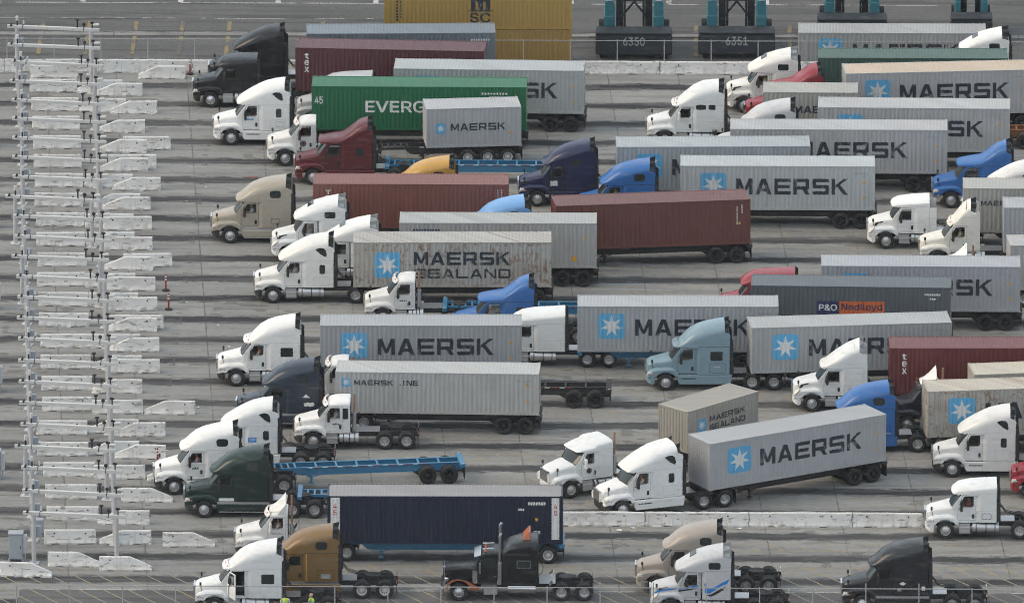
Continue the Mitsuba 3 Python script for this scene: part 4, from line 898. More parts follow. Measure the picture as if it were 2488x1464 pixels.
def worker(loc, yaw, label, top, vest, legs, cap=None, seated=False, z=0.0, group=None):
    """Faces +x of its own frame before yaw."""
    k = thing('person', label, 'person', (loc[0], loc[1], z), yaw, group)
    A = lambda nm, m, col: part(k, nm, to_ply(m, 'm_matte', col, 60))
    sz = 0.0 if not seated else -.42
    hip, sh, hd = .93 + sz, 1.42 + sz, 1.60 + sz
    chains = [[((0, 0, hip + .02), .14), ((.01, 0, hip + .25), .135), ((0, 0, sh - .08), .15)], [((0, -.13, sh - .02), .075), ((0, .13, sh - .02), .075)], [((0, 0, sh), .062), ((.015, 0, hd - .05), .055)],
              [((0, 0, hd + .06), .098), ((.025, 0, hd + .0), .086), ((.045, 0, hd - .065), .055)], [((.10, 0, hd + .0), .016), ((.125, 0, hd - .012), .014)], [((.02, -.098, hd), .020), ((.0, -.102, hd + .02), .018)], [((.02, .098, hd), .020), ((.0, .102, hd + .02), .018)]]
    arms = {}
    for sd in (-1, 1):
        S = (0, .20 * sd, sh - .04)
        E, Wr = ((.06, .26 * sd, sh - .30), (.18, .22 * sd, sh - .50)) if not seated else ((.16, .25 * sd, sh - .26), (.40, .16 * sd, sh - .20))
        arms[sd] = [(S, .060), (E, .047), (Wr, .032)]; chains.append(arms[sd])
        d = np.subtract(Wr, E); chains += hand_chains(Wr, d, (0, -sd, .3))
    lg = []
    for sd in (-1, 1):
        H = (0, .095 * sd, hip)
        if seated: lg.append([(H, .09), ((.42, .11 * sd, hip + .02), .07), ((.46, .11 * sd, hip - .40), .05)])
        else: lg.append([(H, .095), ((.03, .11 * sd, .50), .065), ((-.02, .12 * sd, .09), .045)]); 
    body = None
    for c in chains + lg: h = limb_man(c); body = h if body is None else body + h
    bm = to_smooth(body, .035, 5); A('body', bm, 'skin')
    def shell(cs, g): 
        o = None
        for c in cs:
            h = limb_man([(p, r + g) for p, r in c]); o = h if o is None else o + h
        return to_smooth(o, .04, 4)
    A('shirt', shell([chains[0], chains[1], [arms[-1][0], arms[-1][1]], [arms[1][0], arms[1][1]]], .012), top)
    A('trousers', shell([[((0, 0, hip + .03), .14), ((0, 0, hip - .02), .14)]] + lg, .013), legs)
    if vest: 
        A('vest', shell([[((0, 0, hip + .10), .14), ((.01, 0, hip + .25), .137), ((0, 0, sh - .08), .152)], [((0, -.12, sh - .03), .072), ((0, .12, sh - .03), .072)]], .024), vest)
        A('reflective_band', join(*[lathe_band(z0, .185) for z0 in (hip + .20, hip + .34)]), 'band_silver')
    if not seated:
        for sd in (-1, 1): A('shoe', to_smooth(limb_man([((-.05, .12 * sd, .055), .05), ((.12, .125 * sd, .045), .042)]), .03, 2), 'plastic')
    if cap:
        c = limb_man([((-.01, 0, hd + .085), .104), ((.01, 0, hd + .10), .096)]); c = c - m3.Manifold.cube([1, 1, 1], True).translate([0, 0, hd - .455]); c = c + limb_man([((.08, 0, hd + .055), .02), ((.17, 0, hd + .045), .012)]); A('cap', to_smooth(c, .03, 2), cap)
    else:
        c = limb_man([((-.025, 0, hd + .075), .100), ((-.03, 0, hd + .03), .092)]) - m3.Manifold.cube([.3, 1, 1], True).translate([.21, 0, hd - .42 ]); A('hair', to_smooth(c, .03, 2), 'hair')
    for sd in (-1, 1): A('eye', trimesh.creation.icosphere(1, .012).apply_translation((.108, .034 * sd, hd + .022)), 'plastic')
    A('mouth', rbox(.096, .106, -.022, .022, hd - .058, hd - .050, .002), 'dark_red')
    return k

def lathe_band(z0, r):
    t = np.linspace(0, 2 * np.pi, 17)[:-1]; v = np.vstack([np.c_[np.cos(t) * r * .93, np.sin(t) * r, np.full(16, z)] for z in (z0, z0 + .05)])
    i = np.arange(16); j = (i + 1) % 16
    return trimesh.Trimesh(v, np.vstack([np.c_[i, j, j + 16], np.c_[i, j + 16, i + 16]]), process=False)

# ------------------------------------------------------------------ ground
LANE0, PITCH = 49.455, 4.4639                    # centre line of the farthest lane, lane pitch
def concrete_colour(p, n, uv):
    x, y = p.x, p.y
    c = mikit.mix(mi.Color3f(.210, .210, .206), mi.Color3f(.272, .271, .264), mikit.fbm(x * .12, y * .45, 0, 4))
    c = c * (.90 + .20 * mikit.noise(x * 3.0, y * 9.0, 4.0)) * (.95 + .10 * mikit.noise(x * 14, y * 14, 2.0))
    slab_ = mikit.cell_rand((x + .055 * y - 3.8) / 4.56, (y - LANE0) / PITCH + .5, 5.0)
    c = c * (.94 + .11 * slab_)
    q = (LANE0 - y) / PITCH; d = (q - dr.floor(q + .5)) * PITCH                        # distance from the lane's middle
    lane = dr.floor(q + .5)
    wob = (mikit.noise(x * .25, lane * 3.7, 1.0) - .5) * .22
    grain = mikit.fbm(x * .8, y * 4.0, 8.0, 4); drops = mikit.noise(x * 3.2, y * 11.0, 3.0)
    strong = .84 + .16 * mikit.noise(x * .13, lane * 5.1, 6.0)
    oil = mikit.smoothstep(.12, .80, 1.24 - dr.abs(d + wob) * 1.15 + (grain - .5) * .8 + (drops - .5) * .35) * strong       # oil dripped along the lanes
    c = mikit.mix(c, mi.Color3f(.028, .029, .033), oil * .97)
    tyre = mikit.smoothstep(.46, .70, mikit.fbm(x * .18, y * 2.2, 9.0, 4)) * .42                              # rubber smeared in long streaks
    c = mikit.mix(c, mi.Color3f(.135, .132, .130), tyre)
    j = (x + .055 * y - 3.8) / 4.56; jd = dr.abs(j - dr.floor(j + .5)) * 4.56
    tar = mikit.smoothstep(.045, .018, jd + .03 * (mikit.noise(y * 2.0, x, 2.0) - .5)) * (.35 + .65 * mikit.noise(dr.floor(j + .5) * 3.0, y * .22, 1.0))
    c = mikit.mix(c, mi.Color3f(.07, .068, .066), tar * .85)
    blot = mikit.smoothstep(.70, .76, mikit.noise(x * 1.1, y * 2.6, 11.0)) * mikit.smoothstep(.5, .7, mikit.noise(x * .2, y * .3, 12.0))
    return mikit.mix(c, mi.Color3f(.10, .098, .095), blot * .55)

def asphalt_colour(p, n, uv):
    x, y = p.x, p.y
    c = mikit.mix(mi.Color3f(.085, .086, .088), mi.Color3f(.135, .134, .134), mikit.fbm(x * .16, y * .7, 0, 4)) * (.88 + .24 * mikit.noise(x * 5, y * 11, 1.0))
    s = mikit.smoothstep(.55, .75, mikit.fbm(x * .12, y * 2.2, 5.0, 4))
    return mikit.mix(c, mi.Color3f(.055, .055, .057), s * .6)

def barrier_colour(p, n, uv):
    c = mi.Color3f(.69, .69, .68) * (.88 + .16 * mikit.fbm(p.x * 1.6, p.y * 1.6, p.z * 3.0, 3))
    scuff = mikit.smoothstep(.60, .74, mikit.fbm(p.x * 2.6, p.y * 4, p.z * 7.0, 4))
    c = mikit.mix(c, mi.Color3f(.22, .205, .185), scuff * .75)
    run = mikit.smoothstep(.64, .86, mikit.noise(p.x * 9.0, p.y * 2, p.z * .8)) * .34
    c = mikit.mix(c, mi.Color3f(.33, .295, .25), run)
    big = mikit.smoothstep(.52, .70, mikit.fbm(p.x * .8, p.y * .8, p.z * 1.6, 4)) * .35                        # road film in patches
    c = mikit.mix(c, mi.Color3f(.40, .375, .34), big)
    crack = mikit.smoothstep(.022, .006, dr.abs(mikit.fbm(p.x * 1.7, p.y * 1.7, p.z * 2.3, 3) - .47)) * mikit.smoothstep(.45, .6, mikit.noise(p.x * .7, p.y * .5, 3.0))
    return mikit.mix(c, mi.Color3f(.24, .22, .20), crack * .45)

def marking_colour(p, n, uv):
    worn = mikit.smoothstep(.28, .58, mikit.fbm(p.x * 2.2, p.y * 3.0, 3.0, 4))
    return mikit.mix(mi.Color3f(.33, .265, .16), mi.Color3f(.245, .235, .21), worn)

def white_marking_colour(p, n, uv):
    worn = mikit.smoothstep(.42, .66, mikit.fbm(p.x * 1.2, p.y * 2.0, 7.0, 4))
    return mikit.mix(mi.Color3f(.46, .46, .45), mi.Color3f(.14, .14, .14), worn)

def dull_yellow_colour(p, n, uv):
    worn = mikit.smoothstep(.34, .60, mikit.fbm(p.x * 1.7, p.y * 1.0, 9.0, 4))
    return mikit.mix(mi.Color3f(.235, .185, .105), mi.Color3f(.12, .118, .116), worn)

def flat(name, fn, rough=.85): scene[name] = {'type': 'principled', 'base_color': mikit.proc(fn), 'roughness': rough, 'specular': .10}
flat('m_concrete', concrete_colour, .8); flat('m_asphalt', asphalt_colour); flat('m_barrier', barrier_colour); flat('m_marking', marking_colour); flat('m_white_marking', white_marking_colour); flat('m_dull_yellow', dull_yellow_colour)
scene['m_tar'] = {'type': 'principled', 'base_color': {'type': 'rgb', 'value': [.085, .085, .087]}, 'roughness': .8, 'specular': .25}
scene['m_box'] = {'type': 'principled', 'base_color': mikit.proc(paint_box), 'roughness': .42, 'specular': .6}

def sheet(name, rects, z, mat):                  # rects of (x0, y0, x1, y1)
    V, F = [], []
    for x0, y0, x1, y1 in rects:
        q = len(V); V += [(x0, y0, z), (x1, y0, z), (x1, y1, z), (x0, y1, z)]; F += [(q, q + 1, q + 2), (q, q + 2, q + 3)]
    k = free_key(name); scene[k] = mikit.ply((np.array(V, float), np.array(F)), mat, smooth=True, uv=np.zeros((len(V), 2))); labels[k] = {'kind': 'structure'}
    return k

sheet('ground', [(-1600, -1600, 1600, 1600)], -.012, 'm_asphalt')
sheet('concrete_yard', [(-70, -90, 70, 54.2)], 0.0, 'm_concrete')
sheet('asphalt_strip', [(-27.7, -90, 70, -59.75)], .004, 'm_asphalt')
sheet('white_line', [(-60, 69.80, -6.8, 69.94), (4.2, 69.80, 30, 69.94), (-60, 65.95, -10, 66.05), (-27.7, -59.80, 70, -59.70)], .008, 'm_white_marking')
sheet('bay_line', [(-29.5 + 6.45 * i, 69.94, -29.15 + 6.45 * i, 75.5) for i in range(10)], .008, 'm_white_marking')
sheet('yellow_line', [(-31.86 + 3.065 * i, 57.0, -31.58 + 3.065 * i, 65.2) for i in range(21)], .012, 'm_dull_yellow')
k = sheet('kerb', [], 0, 'm_concrete') if False else None
scene['kerb'] = to_ply(rbox(-60, 60, 61.5, 62.6, -.1, .10, .02), 'm_concrete'); labels['kerb'] = {'kind': 'structure'}

def bars(name, segs, w, z, mat):
    V, F = [], []
    for (xa, ya), (xb, yb) in segs:
        d = np.array([xb - xa, yb - ya]); d /= np.linalg.norm(d); n = np.array([-d[1], d[0]]) * w / 2; q = len(V)
        V += [(xa - n[0], ya - n[1], z), (xb - n[0], yb - n[1], z), (xb + n[0], yb + n[1], z), (xa + n[0], ya + n[1], z)]; F += [(q, q + 1, q + 2), (q, q + 2, q + 3)]
    k = free_key(name); scene[k] = mikit.ply((np.array(V), np.array(F)), mat, smooth=True, uv=np.zeros((len(V), 2))); labels[k] = {'kind': 'structure'}

for kk in range(4, 24):                          # striped dividers between the lanes
    yc = LANE0 - PITCH * (kk + .5); segs = [((-15, yc + .72), (34, yc + .72)), ((-15, yc - .72), (34, yc - .72))]
    segs += [((xx, yc + .70), (xx + .93, yc - .70)) for xx in np.arange(-14.6 + .37 * (kk % 4), 33, 1.48)]
    bars('divider_stripe', segs, .085, .008, 'm_marking')
bars('hatched_apron', [((xx, -55.0), (xx + 7.6, -66.5)) for xx in np.arange(-34.5, 31, 1.42)] + [((-16, -55.0), (34, -55.0))], .09, .010, 'm_marking')

for kk in range(3, 22):                          # small dark marks painted across each lane before the portals
    xc, yc = -20.9 + .12 * (23 - kk) * .4, LANE0 - PITCH * kk
    bars('lane_mark', [((xc - .25, yc + 1.25), (xc + .15, yc + 1.25)), ((xc + .05, yc + .6), (xc + .10, yc - .9)), ((xc - .2, yc - 1.0), (xc + .22, yc - 1.05)), ((xc - .12, yc - .2), (xc - .06, yc - .7))], .09, .008, 'm_tar')

# ------------------------------------------------------------------ islands: barriers, portals, cabinets
ORD = ['first', 'second', 'third', 'fourth', 'fifth', 'sixth', 'seventh', 'eighth', 'ninth', 'tenth', 'eleventh', 'twelfth', 'thirteenth', 'fourteenth', 'fifteenth', 'sixteenth', 'seventeenth', 'eighteenth', 'nineteenth', 'twentieth', 'twenty-first', 'twenty-second', 'twenty-third', 'twenty-fourth', 'twenty-fifth', 'twenty-sixth']
ORD += [f'{a}-{b}' for a in ('thirty', 'forty') for b in ORD[:9]]
MAIN = [(-30.45, 51.4), (-30.35, 47.96), (-30.05, 43.5), (-29.8, 39.04), (-29.54, 34.52), (-29.3, 30.08), (-29.05, 25.64), (-28.86, 21.14), (-28.57, 16.64), (-28.35, 12.17), (-28.07, 7.65), (-27.92, 3.22), (-27.64, -1.17), (-27.41, -5.66), (-27.11, -10.24), (-26.92, -14.69), (-26.67, -19.22), (-26.43, -23.63), (-26.57, -28.48), (-26.32, -32.93), (-25.79, -37.13), (-25.47, -41.59), (-25.21, -46.0), (-25.15, -50.62), (-24.75, -55.03)]
for i, (x, y) in enumerate(MAIN):
    kind = 'b' if i < 24 else 'r'
    barrier(x - 1.52, y, .6 * math.sin(i * 2.3), 3.05, kind, f'white concrete barrier block under the portals, {ORD[i]} from the top of the left column' if kind == 'b' else 'white barrier block sloping down to the right at the foot of the left column', 'white barrier blocks of the left column', i % 6)
barrier(-28.97, -57.0, -3.5, 3.05, 'r', 'white sloping barrier block beside the lowest grey cabinet, at the left edge', None, 3)
SECOND = [(-23.45, 51.3, 'l'), (-27.3, 47.8, 'l'), (-26.07, 47.1, 'l'), (-26.99, 43.35, 'l'), (-24.96, 42.78, 'l'), (-25.58, 38.27, 'l'), (-25.3, 33.7, 'l'), (-23.78, 34.4, 'b'), (-25.06, 29.3, 'l'), (-24.56, 30.05, 'b'), (-25.88, 25.55, 'b'), (-24.09, 24.85, 'l'), (-25.24, 21.0, 'l'), (-24.55, 20.3, 'l'), (-25.48, 16.5, 'b'), (-24.32, 15.8, 'b'), (-25.27, 12.21, 'b'), (-24.12, 11.3, 'b'), (-23.91, 6.85, 'l'), (-22.74, 7.5, 'b'), (-24.88, 3.04, 'b'), (-23.61, 2.35, 'b'), (-24.54, -1.22, 'b'), (-23.33, -2.19, 'b'), (-23.18, -6.6, 'l'), (-22.79, -6.0, 'b'), (-24.08, -10.24, 'b'), (-22.89, -11.02, 'l'), (-23.82, -14.75, 'l'), (-22.69, -15.5, 'b'), (-23.6, -19.88, 'l'), (-23.39, -24.19, 'b'), (-20.25, -24.24, 'l'), (-23.5, -28.2, 'l'), (-21.87, -28.9, 'l'), (-23.3, -32.7, 'l'), (-21.69, -33.4, 'l'), (-22.76, -37.59, 'b'), (-19.6, -37.9, 'l'), (-20.95, -42.23, 'r'), (-22.17, -46.7, 'l'), (-21.93, -50.7, 'l'), (-18.19, -51.13, 'r'), (-21.71, -55.79, 'r')]
KIND = {'b': 'straight white barrier block', 'l': 'white barrier block tapering down to the left', 'r': 'white barrier block tapering down to the right'}
seen = {'b': 0, 'l': 0, 'r': 0}
for i, (x, y, kd) in enumerate(SECOND):
    barrier(x - 1.52, y, 1.6 * math.sin(i * 1.7), 3.05, kd, f'{KIND[kd]} right of the portals, {ORD[seen[kd]]} such from top', 'barrier blocks right of the portals', (i * 5) % 6); seen[kd] += 1
for i in range(12):
    barrier(-39.77 + 6.08 * i, 52.8, 0, 6.05, 'b', f'long white barrier along the far fence, {ORD[i]} from the left', 'long white barriers along the far fence', i % 4)
for i, (a, b) in enumerate(((-3.70, 2.36), (2.40, 8.44), (8.48, 14.54), (14.58, 20.62), (20.66, 24.75))):
    barrier(a, -46.65, 0, round(b - a, 2), 'b', f'long white barrier in the row before the two turning trucks, {ORD[i]} from the left', 'long white barriers across the foreground lane', i % 4)
PORTALS = [(-33.5, 52.76), (-33.27, 48.26), (-32.87, 44.09), (-32.74, 39.45), (-32.4, 34.94), (-32.18, 30.52), (-31.97, 26.04), (-31.77, 21.57), (-31.53, 17.08), (-31.8, 12.56), (-31.08, 8.09), (-30.8, 3.59), (-30.78, -0.88), (-30.3, -5.28), (-30.03, -9.78), (-29.86, -14.29), (-29.59, -18.73), (-29.38, -23.37), (-29.14, -27.79), (-28.91, -32.22), (-28.64, -36.67), (-28.78, -41.2), (-28.21, -45.48), (-27.94, -50.11), (-27.7, -54.53)]
for i, (x, y) in enumerate(PORTALS):
    portal(x, y, f'white beam on two posts with cameras and lamps, {ORD[i]} portal from the top', i)
for i, (x, y) in enumerate([(-33.19, 34.85), (-32.33, 16.1), (-31.45, -1.88), (-30.53, -19.75), (-29.56, -37.73), (-28.1, -54.25)]):
    cabinet(x + .6 if i == 5 else x, y, f'grey utility cabinet at the left edge of the yard, {ORD[i]} from the top')
k = thing('control_box', 'large grey control box on a post beside the lowest utility cabinet', 'control box', (-27.0, -52.3, 0), 0)
part(k, 'box', to_ply(rbox(-.4, .4, -.22, .22, 1.15, 2.0, .03), 'm_matte', 'cabinet')); part(k, 'lid', to_ply(rbox(-.36, .36, -.245, -.222, 1.2, 1.95, .01), 'm_matte', 'cabinet')); part(k, 'stand', to_ply(join(cyl((-.2, 0, 0), (-.2, 0, 1.15), .04, 8), cyl((.2, 0, 0), (.2, 0, 1.15), .04, 8)), 'm_matte', 'galv'))

fence(-42.7, 42.7, 53.18, 2.10, (), 'tall grey chain link fence along the far side of the yard')
fence(-27.55, 39.55, -66.75, 2.44, (11, 12, 13, 16, 17, 21, 22), 'grey chain link fence with posts across the foreground')

# ------------------------------------------------------------------ containers on trailers, and tractors
STD, HC = 2.591, 2.896
def BOX(n, col, rust, grime): BOXES[n] = (col, rust, grime)
GREY = (.36, .39, .405)
for n, c, r, g in (('slate_top', (.155, .185, .215), .18, .4), ('tex1', (.088, .024, .031), .18, .3), ('mk3', (.365, .39, .40), .24, .5), ('green45', (.009, .125, .052), .12, .45), ('mk20', (.39, .40, .415), .10, .35),
                   ('red760', (.190, .066, .052), .20, .4), ('mk1497', (.34, .37, .395), .14, .6), ('mk1652', (.40, .43, .445), .22, .5), ('red1332', (.130, .044, .038), .22, .4), ('mk970', (.36, .365, .36), .30, .8),
                   ('sealand', (.40, .395, .37), .86, .9), ('mk777', (.32, .335, .355), .18, .5), ('mkline', (.41, .415, .41), .30, .7), ('navy45', (.005, .012, .034), .24, .2), ('mk1403', (.345, .36, .38), .22, .5),
                   ('mk1990', (.34, .355, .385), .16, .4), ('pno', (.090, .105, .120), .14, .4), ('mk1810', (.35, .365, .375), .26, .6), ('mkTR', (.32, .325, .33), .24, .6), ('dkgreen', (.045, .095, .075), .14, .5), ('peach', (.385, .39, .40), .22, .4),
                   ('mk20R', (.36, .355, .33), .28, .7), ('mk1985', (.39, .395, .40), .20, .5), ('mk45', (.385, .39, .40), .28, .5), ('mk2340', (.37, .365, .345), .28, .6), ('mk2437', (.36, .375, .40), .28, .5),
                   ('mk2437b', (.38, .38, .375), .30, .5), ('tex2', (.135, .030, .028), .30, .4), ('mk2349', (.40, .38, .33), .40, .7), ('mk2235', (.38, .37, .34), .80, .8), ('sea20', (.335, .318, .285), .42, .6), ('mkR20', (.36, .37, .385), .12, .3),
                   ('yellow', (.35, .225, .058), .14, .4), ('yellow2', (.31, .20, .060), .16, .5)): BOX(n, c, r, g)
ROOF = {'peach': (.50, .40, .30), 'navy45': (.24, .23, .235), 'mk2349': (.47, .43, .35), 'mk2235': (.46, .42, .35)}     # repainted or stripped roofs
for n in list(BOXES): BOX(n + ' frame', BOXES[n][0], min(.85, BOXES[n][1] * .6 + (.38 if sum(BOXES[n][0]) > .9 else .15)), BOXES[n][2])
for n in [q for q in BOXES if ' frame' not in q]: BOX(n + ' roof', ROOF.get(n, BOXES[n][0]), BOXES[n][1], BOXES[n][2])
BOXLIST = list(BOXES)
BOXPAL = mi.Color3f(*[mi.Float(np.array([BOXES[n][0][c] for n in BOXLIST], np.float32)) for c in range(3)])
BOXRUST = mi.Float(np.array([BOXES[n][1] for n in BOXLIST], np.float32)); BOXGRIME = mi.Float(np.array([BOXES[n][2] for n in BOXLIST], np.float32))

def worn_print_colour(p, n, uv):
    i = dr.floor((uv.x + 50.0) / 100.0); c = dr.gather(mi.Color3f, PALETTE, mi.UInt32(dr.clip(i, 0, len(NAMES) - 1)))
    worn = mikit.smoothstep(.60, .74, .6 * mikit.fbm(p.x * 1.1, p.y * 1.1, p.z * 1.5, 3) + .4 * mikit.noise(p.x * 9, p.y * 9, p.z * 4))
    return mikit.mix(c * (.92 + .2 * mikit.noise(p.x * .25, p.y * .25, 1.0)), mi.Color3f(.36, .38, .39), worn * .38)
scene['m_print'] = {'type': 'principled', 'base_color': mikit.proc(worn_print_colour), 'roughness': .5, 'specular': .4}
def P_(nm, poly, col): return (nm, poly, 'm_print' if col in ('print_dark', 'star_blue', 'star_white') else 'm_matte', col)
def warn(L, zs=(1.74, .78)): return [P_('warning_sign', Polygon([(L - .80, z), (L - .58, z), (L - .69, z + .20)]), 'warn_yellow') for z in zs]
def codes(L, H, col): return [P_('code_plate', unary_union([sbox(L - 1.35 + .13 * i, H - .52, L - 1.27 + .13 * i, H - .42) for i in range(7)] + [sbox(L - .80 + .12 * i, H - .70, L - .73 + .12 * i, H - .61) for i in range(2)]), col)]
def emblem(x0, z0, x1, z1, star=True):
    return [P_('emblem', rrect(x0, z0, x1, z1, .12 * (x1 - x0)), 'star_blue'), P_('star', star7((x0 + x1) / 2, (z0 + z1) / 2, .46 * (x1 - x0)), 'star_white')]
def big(L=12.192): 
    s = (L - 12.192) * .45
    return emblem(1.28 + s, .84, 2.86 + s, 2.42) + [P_('letter', wide_text('MAERSK', 3.50 + s, 1.03, 10.50 + s, 2.06), 'print_dark')] + warn(L) + codes(L, HC, 'fogged')
def small20(): return emblem(.60, .92, 1.22, 1.60) + [P_('letter', wide_text('MAERSK', 1.56, 1.10, 5.06, 1.57), 'print_dark')] + warn(6.058, (.85,))
def line_text(s): return emblem(.36, 1.66, .90, 2.20) + [P_('letter', wide_text('MAERSK', 1.12, 1.76, 3.47, 2.08) + wide_text(s, 3.86, 1.76, 4.96, 2.08), 'print_dark')] + warn(12.192) + codes(12.192, STD, 'fogged')
def vertical(s, x0, x1, z, h, gap, col='print_white'):
    out = []; 
    for i, c in enumerate(s): out.append(fit_text(c, x0, z - h, x1, z)); z -= h + gap
    return [P_('letter', out, col)]

STEMS = {}
def load(name, ft, H, x, y, yaw, label, prints, chassis=None, clabel=None, z=1.22, shift=0.0, tl=None, axles=2, rim=('m_matte', 'charcoal')):
    container(name, ft, H, x, y, yaw, z, label, prints)
    if chassis:
        a = math.radians(yaw); pale = 'chassis_pale' if chassis == 'chassis_blue' else None
        trailer(x + shift * math.cos(a), y + shift * math.sin(a), yaw, tl or {20: 9.4, 40: 12.35, 45: 13.85}[ft], chassis, clabel, None, axles, rim, pale)

BK, BL = 'chassis_black', 'chassis_blue'
load('slate_top', 40, HC, -13.96, 48.48, 2.0, 'slate grey container at the back beside the yellow stack, behind the dark red one', [P_('code_plate', unary_union([sbox(10.6 + .16 * i, 2.35, 10.7 + .16 * i, 2.47) for i in range(8)]), 'print_white')], BK, 'dark trailer under the slate grey container nearest the yellow stack')
load('tex1', 40, HC, -14.49, 45.11, -3.5, 'dark red container with small white letters standing upright, behind the green one', vertical('tex', .60, .88, 2.52, .36, .09), BK, 'dark trailer under the dark red container behind the green one')
load('mk3', 40, HC, -8.09, 40.17, -1.9, 'light grey container behind the green one, its right half with dark lettering showing', big(), BK, 'trailer with two axles showing to the right of the green container')
load('green45', 45, HC, -13.26, 35.86, -.4, 'long green container with bold white lettering', [P_('letter', spread('EVERGREEN', 3.43, 1.16, 10.4, 1.94), 'print_white'), P_('number', spread('45', .20, 1.72, .72, 2.20), 'print_white'), P_('code_plate', unary_union([sbox(10.85 + .19 * i, 2.38, 10.96 + .19 * i, 2.50) for i in range(9)] + [sbox(11.35 + .16 * i, 2.16, 11.45 + .16 * i, 2.26) for i in range(4)]), 'print_white')] + warn(13.716, (2.2,)), BK, 'dark trailer under the long green container')
load('mk20', 20, STD, -6.0, 31.58, 6.5, 'short grey container in front of the long green one, small star and lettering', small20(), BK, 'three-axle trailer under the short grey container before the green one', 1.22, -3.3, 9.5, 3, ('m_matte', 'rim_white'))
load('mk20R', 20, STD, 15.52, 35.96, -1, 'short weathered grey container behind the silver truck on the right', emblem(.9, .92, 1.5, 1.6) + [P_('letter', wide_text('MAERSK', 2.02, 1.20, 5.5, 1.68), 'print_dark')], BK, 'trailer under the short weathered container on the right', 1.22, -3.2, 9.5)
load('red760', 40, HC, -12.58, 13.11, 0, 'brick red container behind the tan truck, with a few white letters at its left', vertical('TR', .78, 1.14, 2.48, .28, .06) + [P_('code_plate', unary_union([sbox(11.5, 1.75 + .14 * i, 11.56, 1.84 + .14 * i) for i in range(6)] + [sbox(11.74, 1.75 + .14 * i, 11.80, 1.84 + .14 * i) for i in range(6)]), 'print_white')], BK, 'dark trailer under the brick red container behind the tan truck')
load('mk1497', 40, HC, 6.25, 21.83, 1.8, 'grey container behind the bright blue truck in the middle, star emblem partly covered', big(), BK, 'trailer under the grey container behind the bright blue truck')
load('mk1652', 40, HC, 10.31, 17.58, 0, 'light grey container with complete dark lettering above the long rust brown one', big(), BK, 'dark trailer under the light grey container above the rust brown one')
load('red1332', 40, HC, 2.46, 8.27, 8, 'rust brown container turned slightly, in the middle of the yard', [P_('code_plate', unary_union([sbox(11.32, 1.3 + .15 * i, 11.38, 1.40 + .15 * i) for i in range(8)] + [sbox(11.62, 2.0 + .15 * i, 11.68, 2.10 + .15 * i) for i in range(4)]), 'print_white')] + warn(12.192, (1.3,)), BK, 'black trailer with raised landing legs under the rust brown container')
load('mk970', 40, HC, -7.01, 4.39, .1, 'weathered grey container without large lettering, behind the rusty one', warn(12.192, (1.9,)) + [P_('code_plate', unary_union([sbox(.85 + .17 * i, 2.36, .97 + .17 * i, 2.48) for i in range(10)]), 'print_navy'), P_('sticker', rrect(10.65, .45, 10.95, .75, .04), 'warn_yellow')], BK, 'dark trailer under the weathered grey container without lettering')
load('sealand', 40, HC, -9.77, 0, .8, 'heavily rusted grey container with star emblem and two lines of lettering', emblem(1.32, .60, 2.88, 2.24) + [P_('letter', wide_text('MAERSK', 3.74, 1.42, 9.67, 2.26) + wide_text('SEALAND', 3.74, .58, 9.67, 1.18, .19), 'print_dark')] + codes(12.192, HC, 'fogged'), BK, 'dark trailer under the heavily rusted grey container')
load('mk777', 40, HC, -11.35, -18.15, .8, 'grey container with star emblem and lettering behind the white truck with a tall swept roof', big(), BK, 'trailer under the grey container behind the white swept-roof truck')
load('mkline', 40, STD, -10.14, -26.87, -1.7, 'light grey container with small star and small dark lettering near its top left', line_text('.INE'), BK, 'black trailer under the light grey container with small lettering')
load('navy45', 45, HC, -10.0, -53.27, .4, 'long navy blue container with white upright bands at both ends', [P_('band', sbox(.20, .26, .73, 2.80), 'print_white'), P_('band', sbox(13.06, .26, 13.50, 2.80), 'print_white'), P_('letter', [fit_text('4', .34, 2.12, .56, 2.44), fit_text('5', .34, 1.72, .56, 2.04), fit_text('4', 13.19, 2.12, 13.38, 2.44), fit_text('5', 13.19, 1.72, 13.38, 2.04)], 'print_red'), P_('code_plate', unary_union([sbox(11.68 + .15 * i, 2.36, 11.79 + .15 * i, 2.54) for i in range(7)] + [sbox(11.1 + .13 * i, 2.02, 11.2 + .13 * i, 2.15) for i in range(3)]), 'print_white'), P_('letter', spread('TIR', 12.0, .60, 12.40, .80), 'print_white'), P_('sticker', rrect(12.1, 1.40, 12.26, 1.58, .03), 'warn_yellow')], BL, 'blue trailer under the long navy container', rim=('m_matte', 'rim_white'))
load('mk1403', 40, HC, 4.17, -13.80, .5, 'grey container with star and lettering, its right part behind the ice blue truck', big(), BL, 'blue-legged trailer under the grey container behind the ice blue truck')
load('mk1990', 40, HC, 19.01, -4.76, -.5, 'blue-grey container at the right, mostly behind the slate one with an orange panel', big(), BK, 'dark two-axle trailer under the blue-grey container at the right edge')
load('pno', 40, HC, 14.73, -9.10, -1.8, 'dark slate container with a navy and orange name panel', [P_('name_panel', sbox(4.03, 1.12, 5.38, 1.94), 'print_navy'), P_('name_panel', sbox(5.38, 1.12, 8.15, 1.94), 'print_orange'), P_('letter', spread('P&O', 4.16, 1.34, 5.26, 1.74), 'print_white'), P_('letter', spread('Nedlloyd', 5.52, 1.28, 8.02, 1.80), 'print_navy'), P_('code_plate', unary_union([sbox(10.6 + .14 * i, 2.36, 10.71 + .14 * i, 2.47) for i in range(7)] + [sbox(10.9 + .13 * i, 2.10, 11.0 + .13 * i, 2.2) for i in range(3)]), 'print_white')], BK, 'dark trailer under the slate container with the orange panel')
load('mk1810', 40, HC, 14.59, -18.32, 6.5, 'grey container hitched to the ice blue truck', big(), BK, 'trailer under the grey container hitched to the ice blue truck')
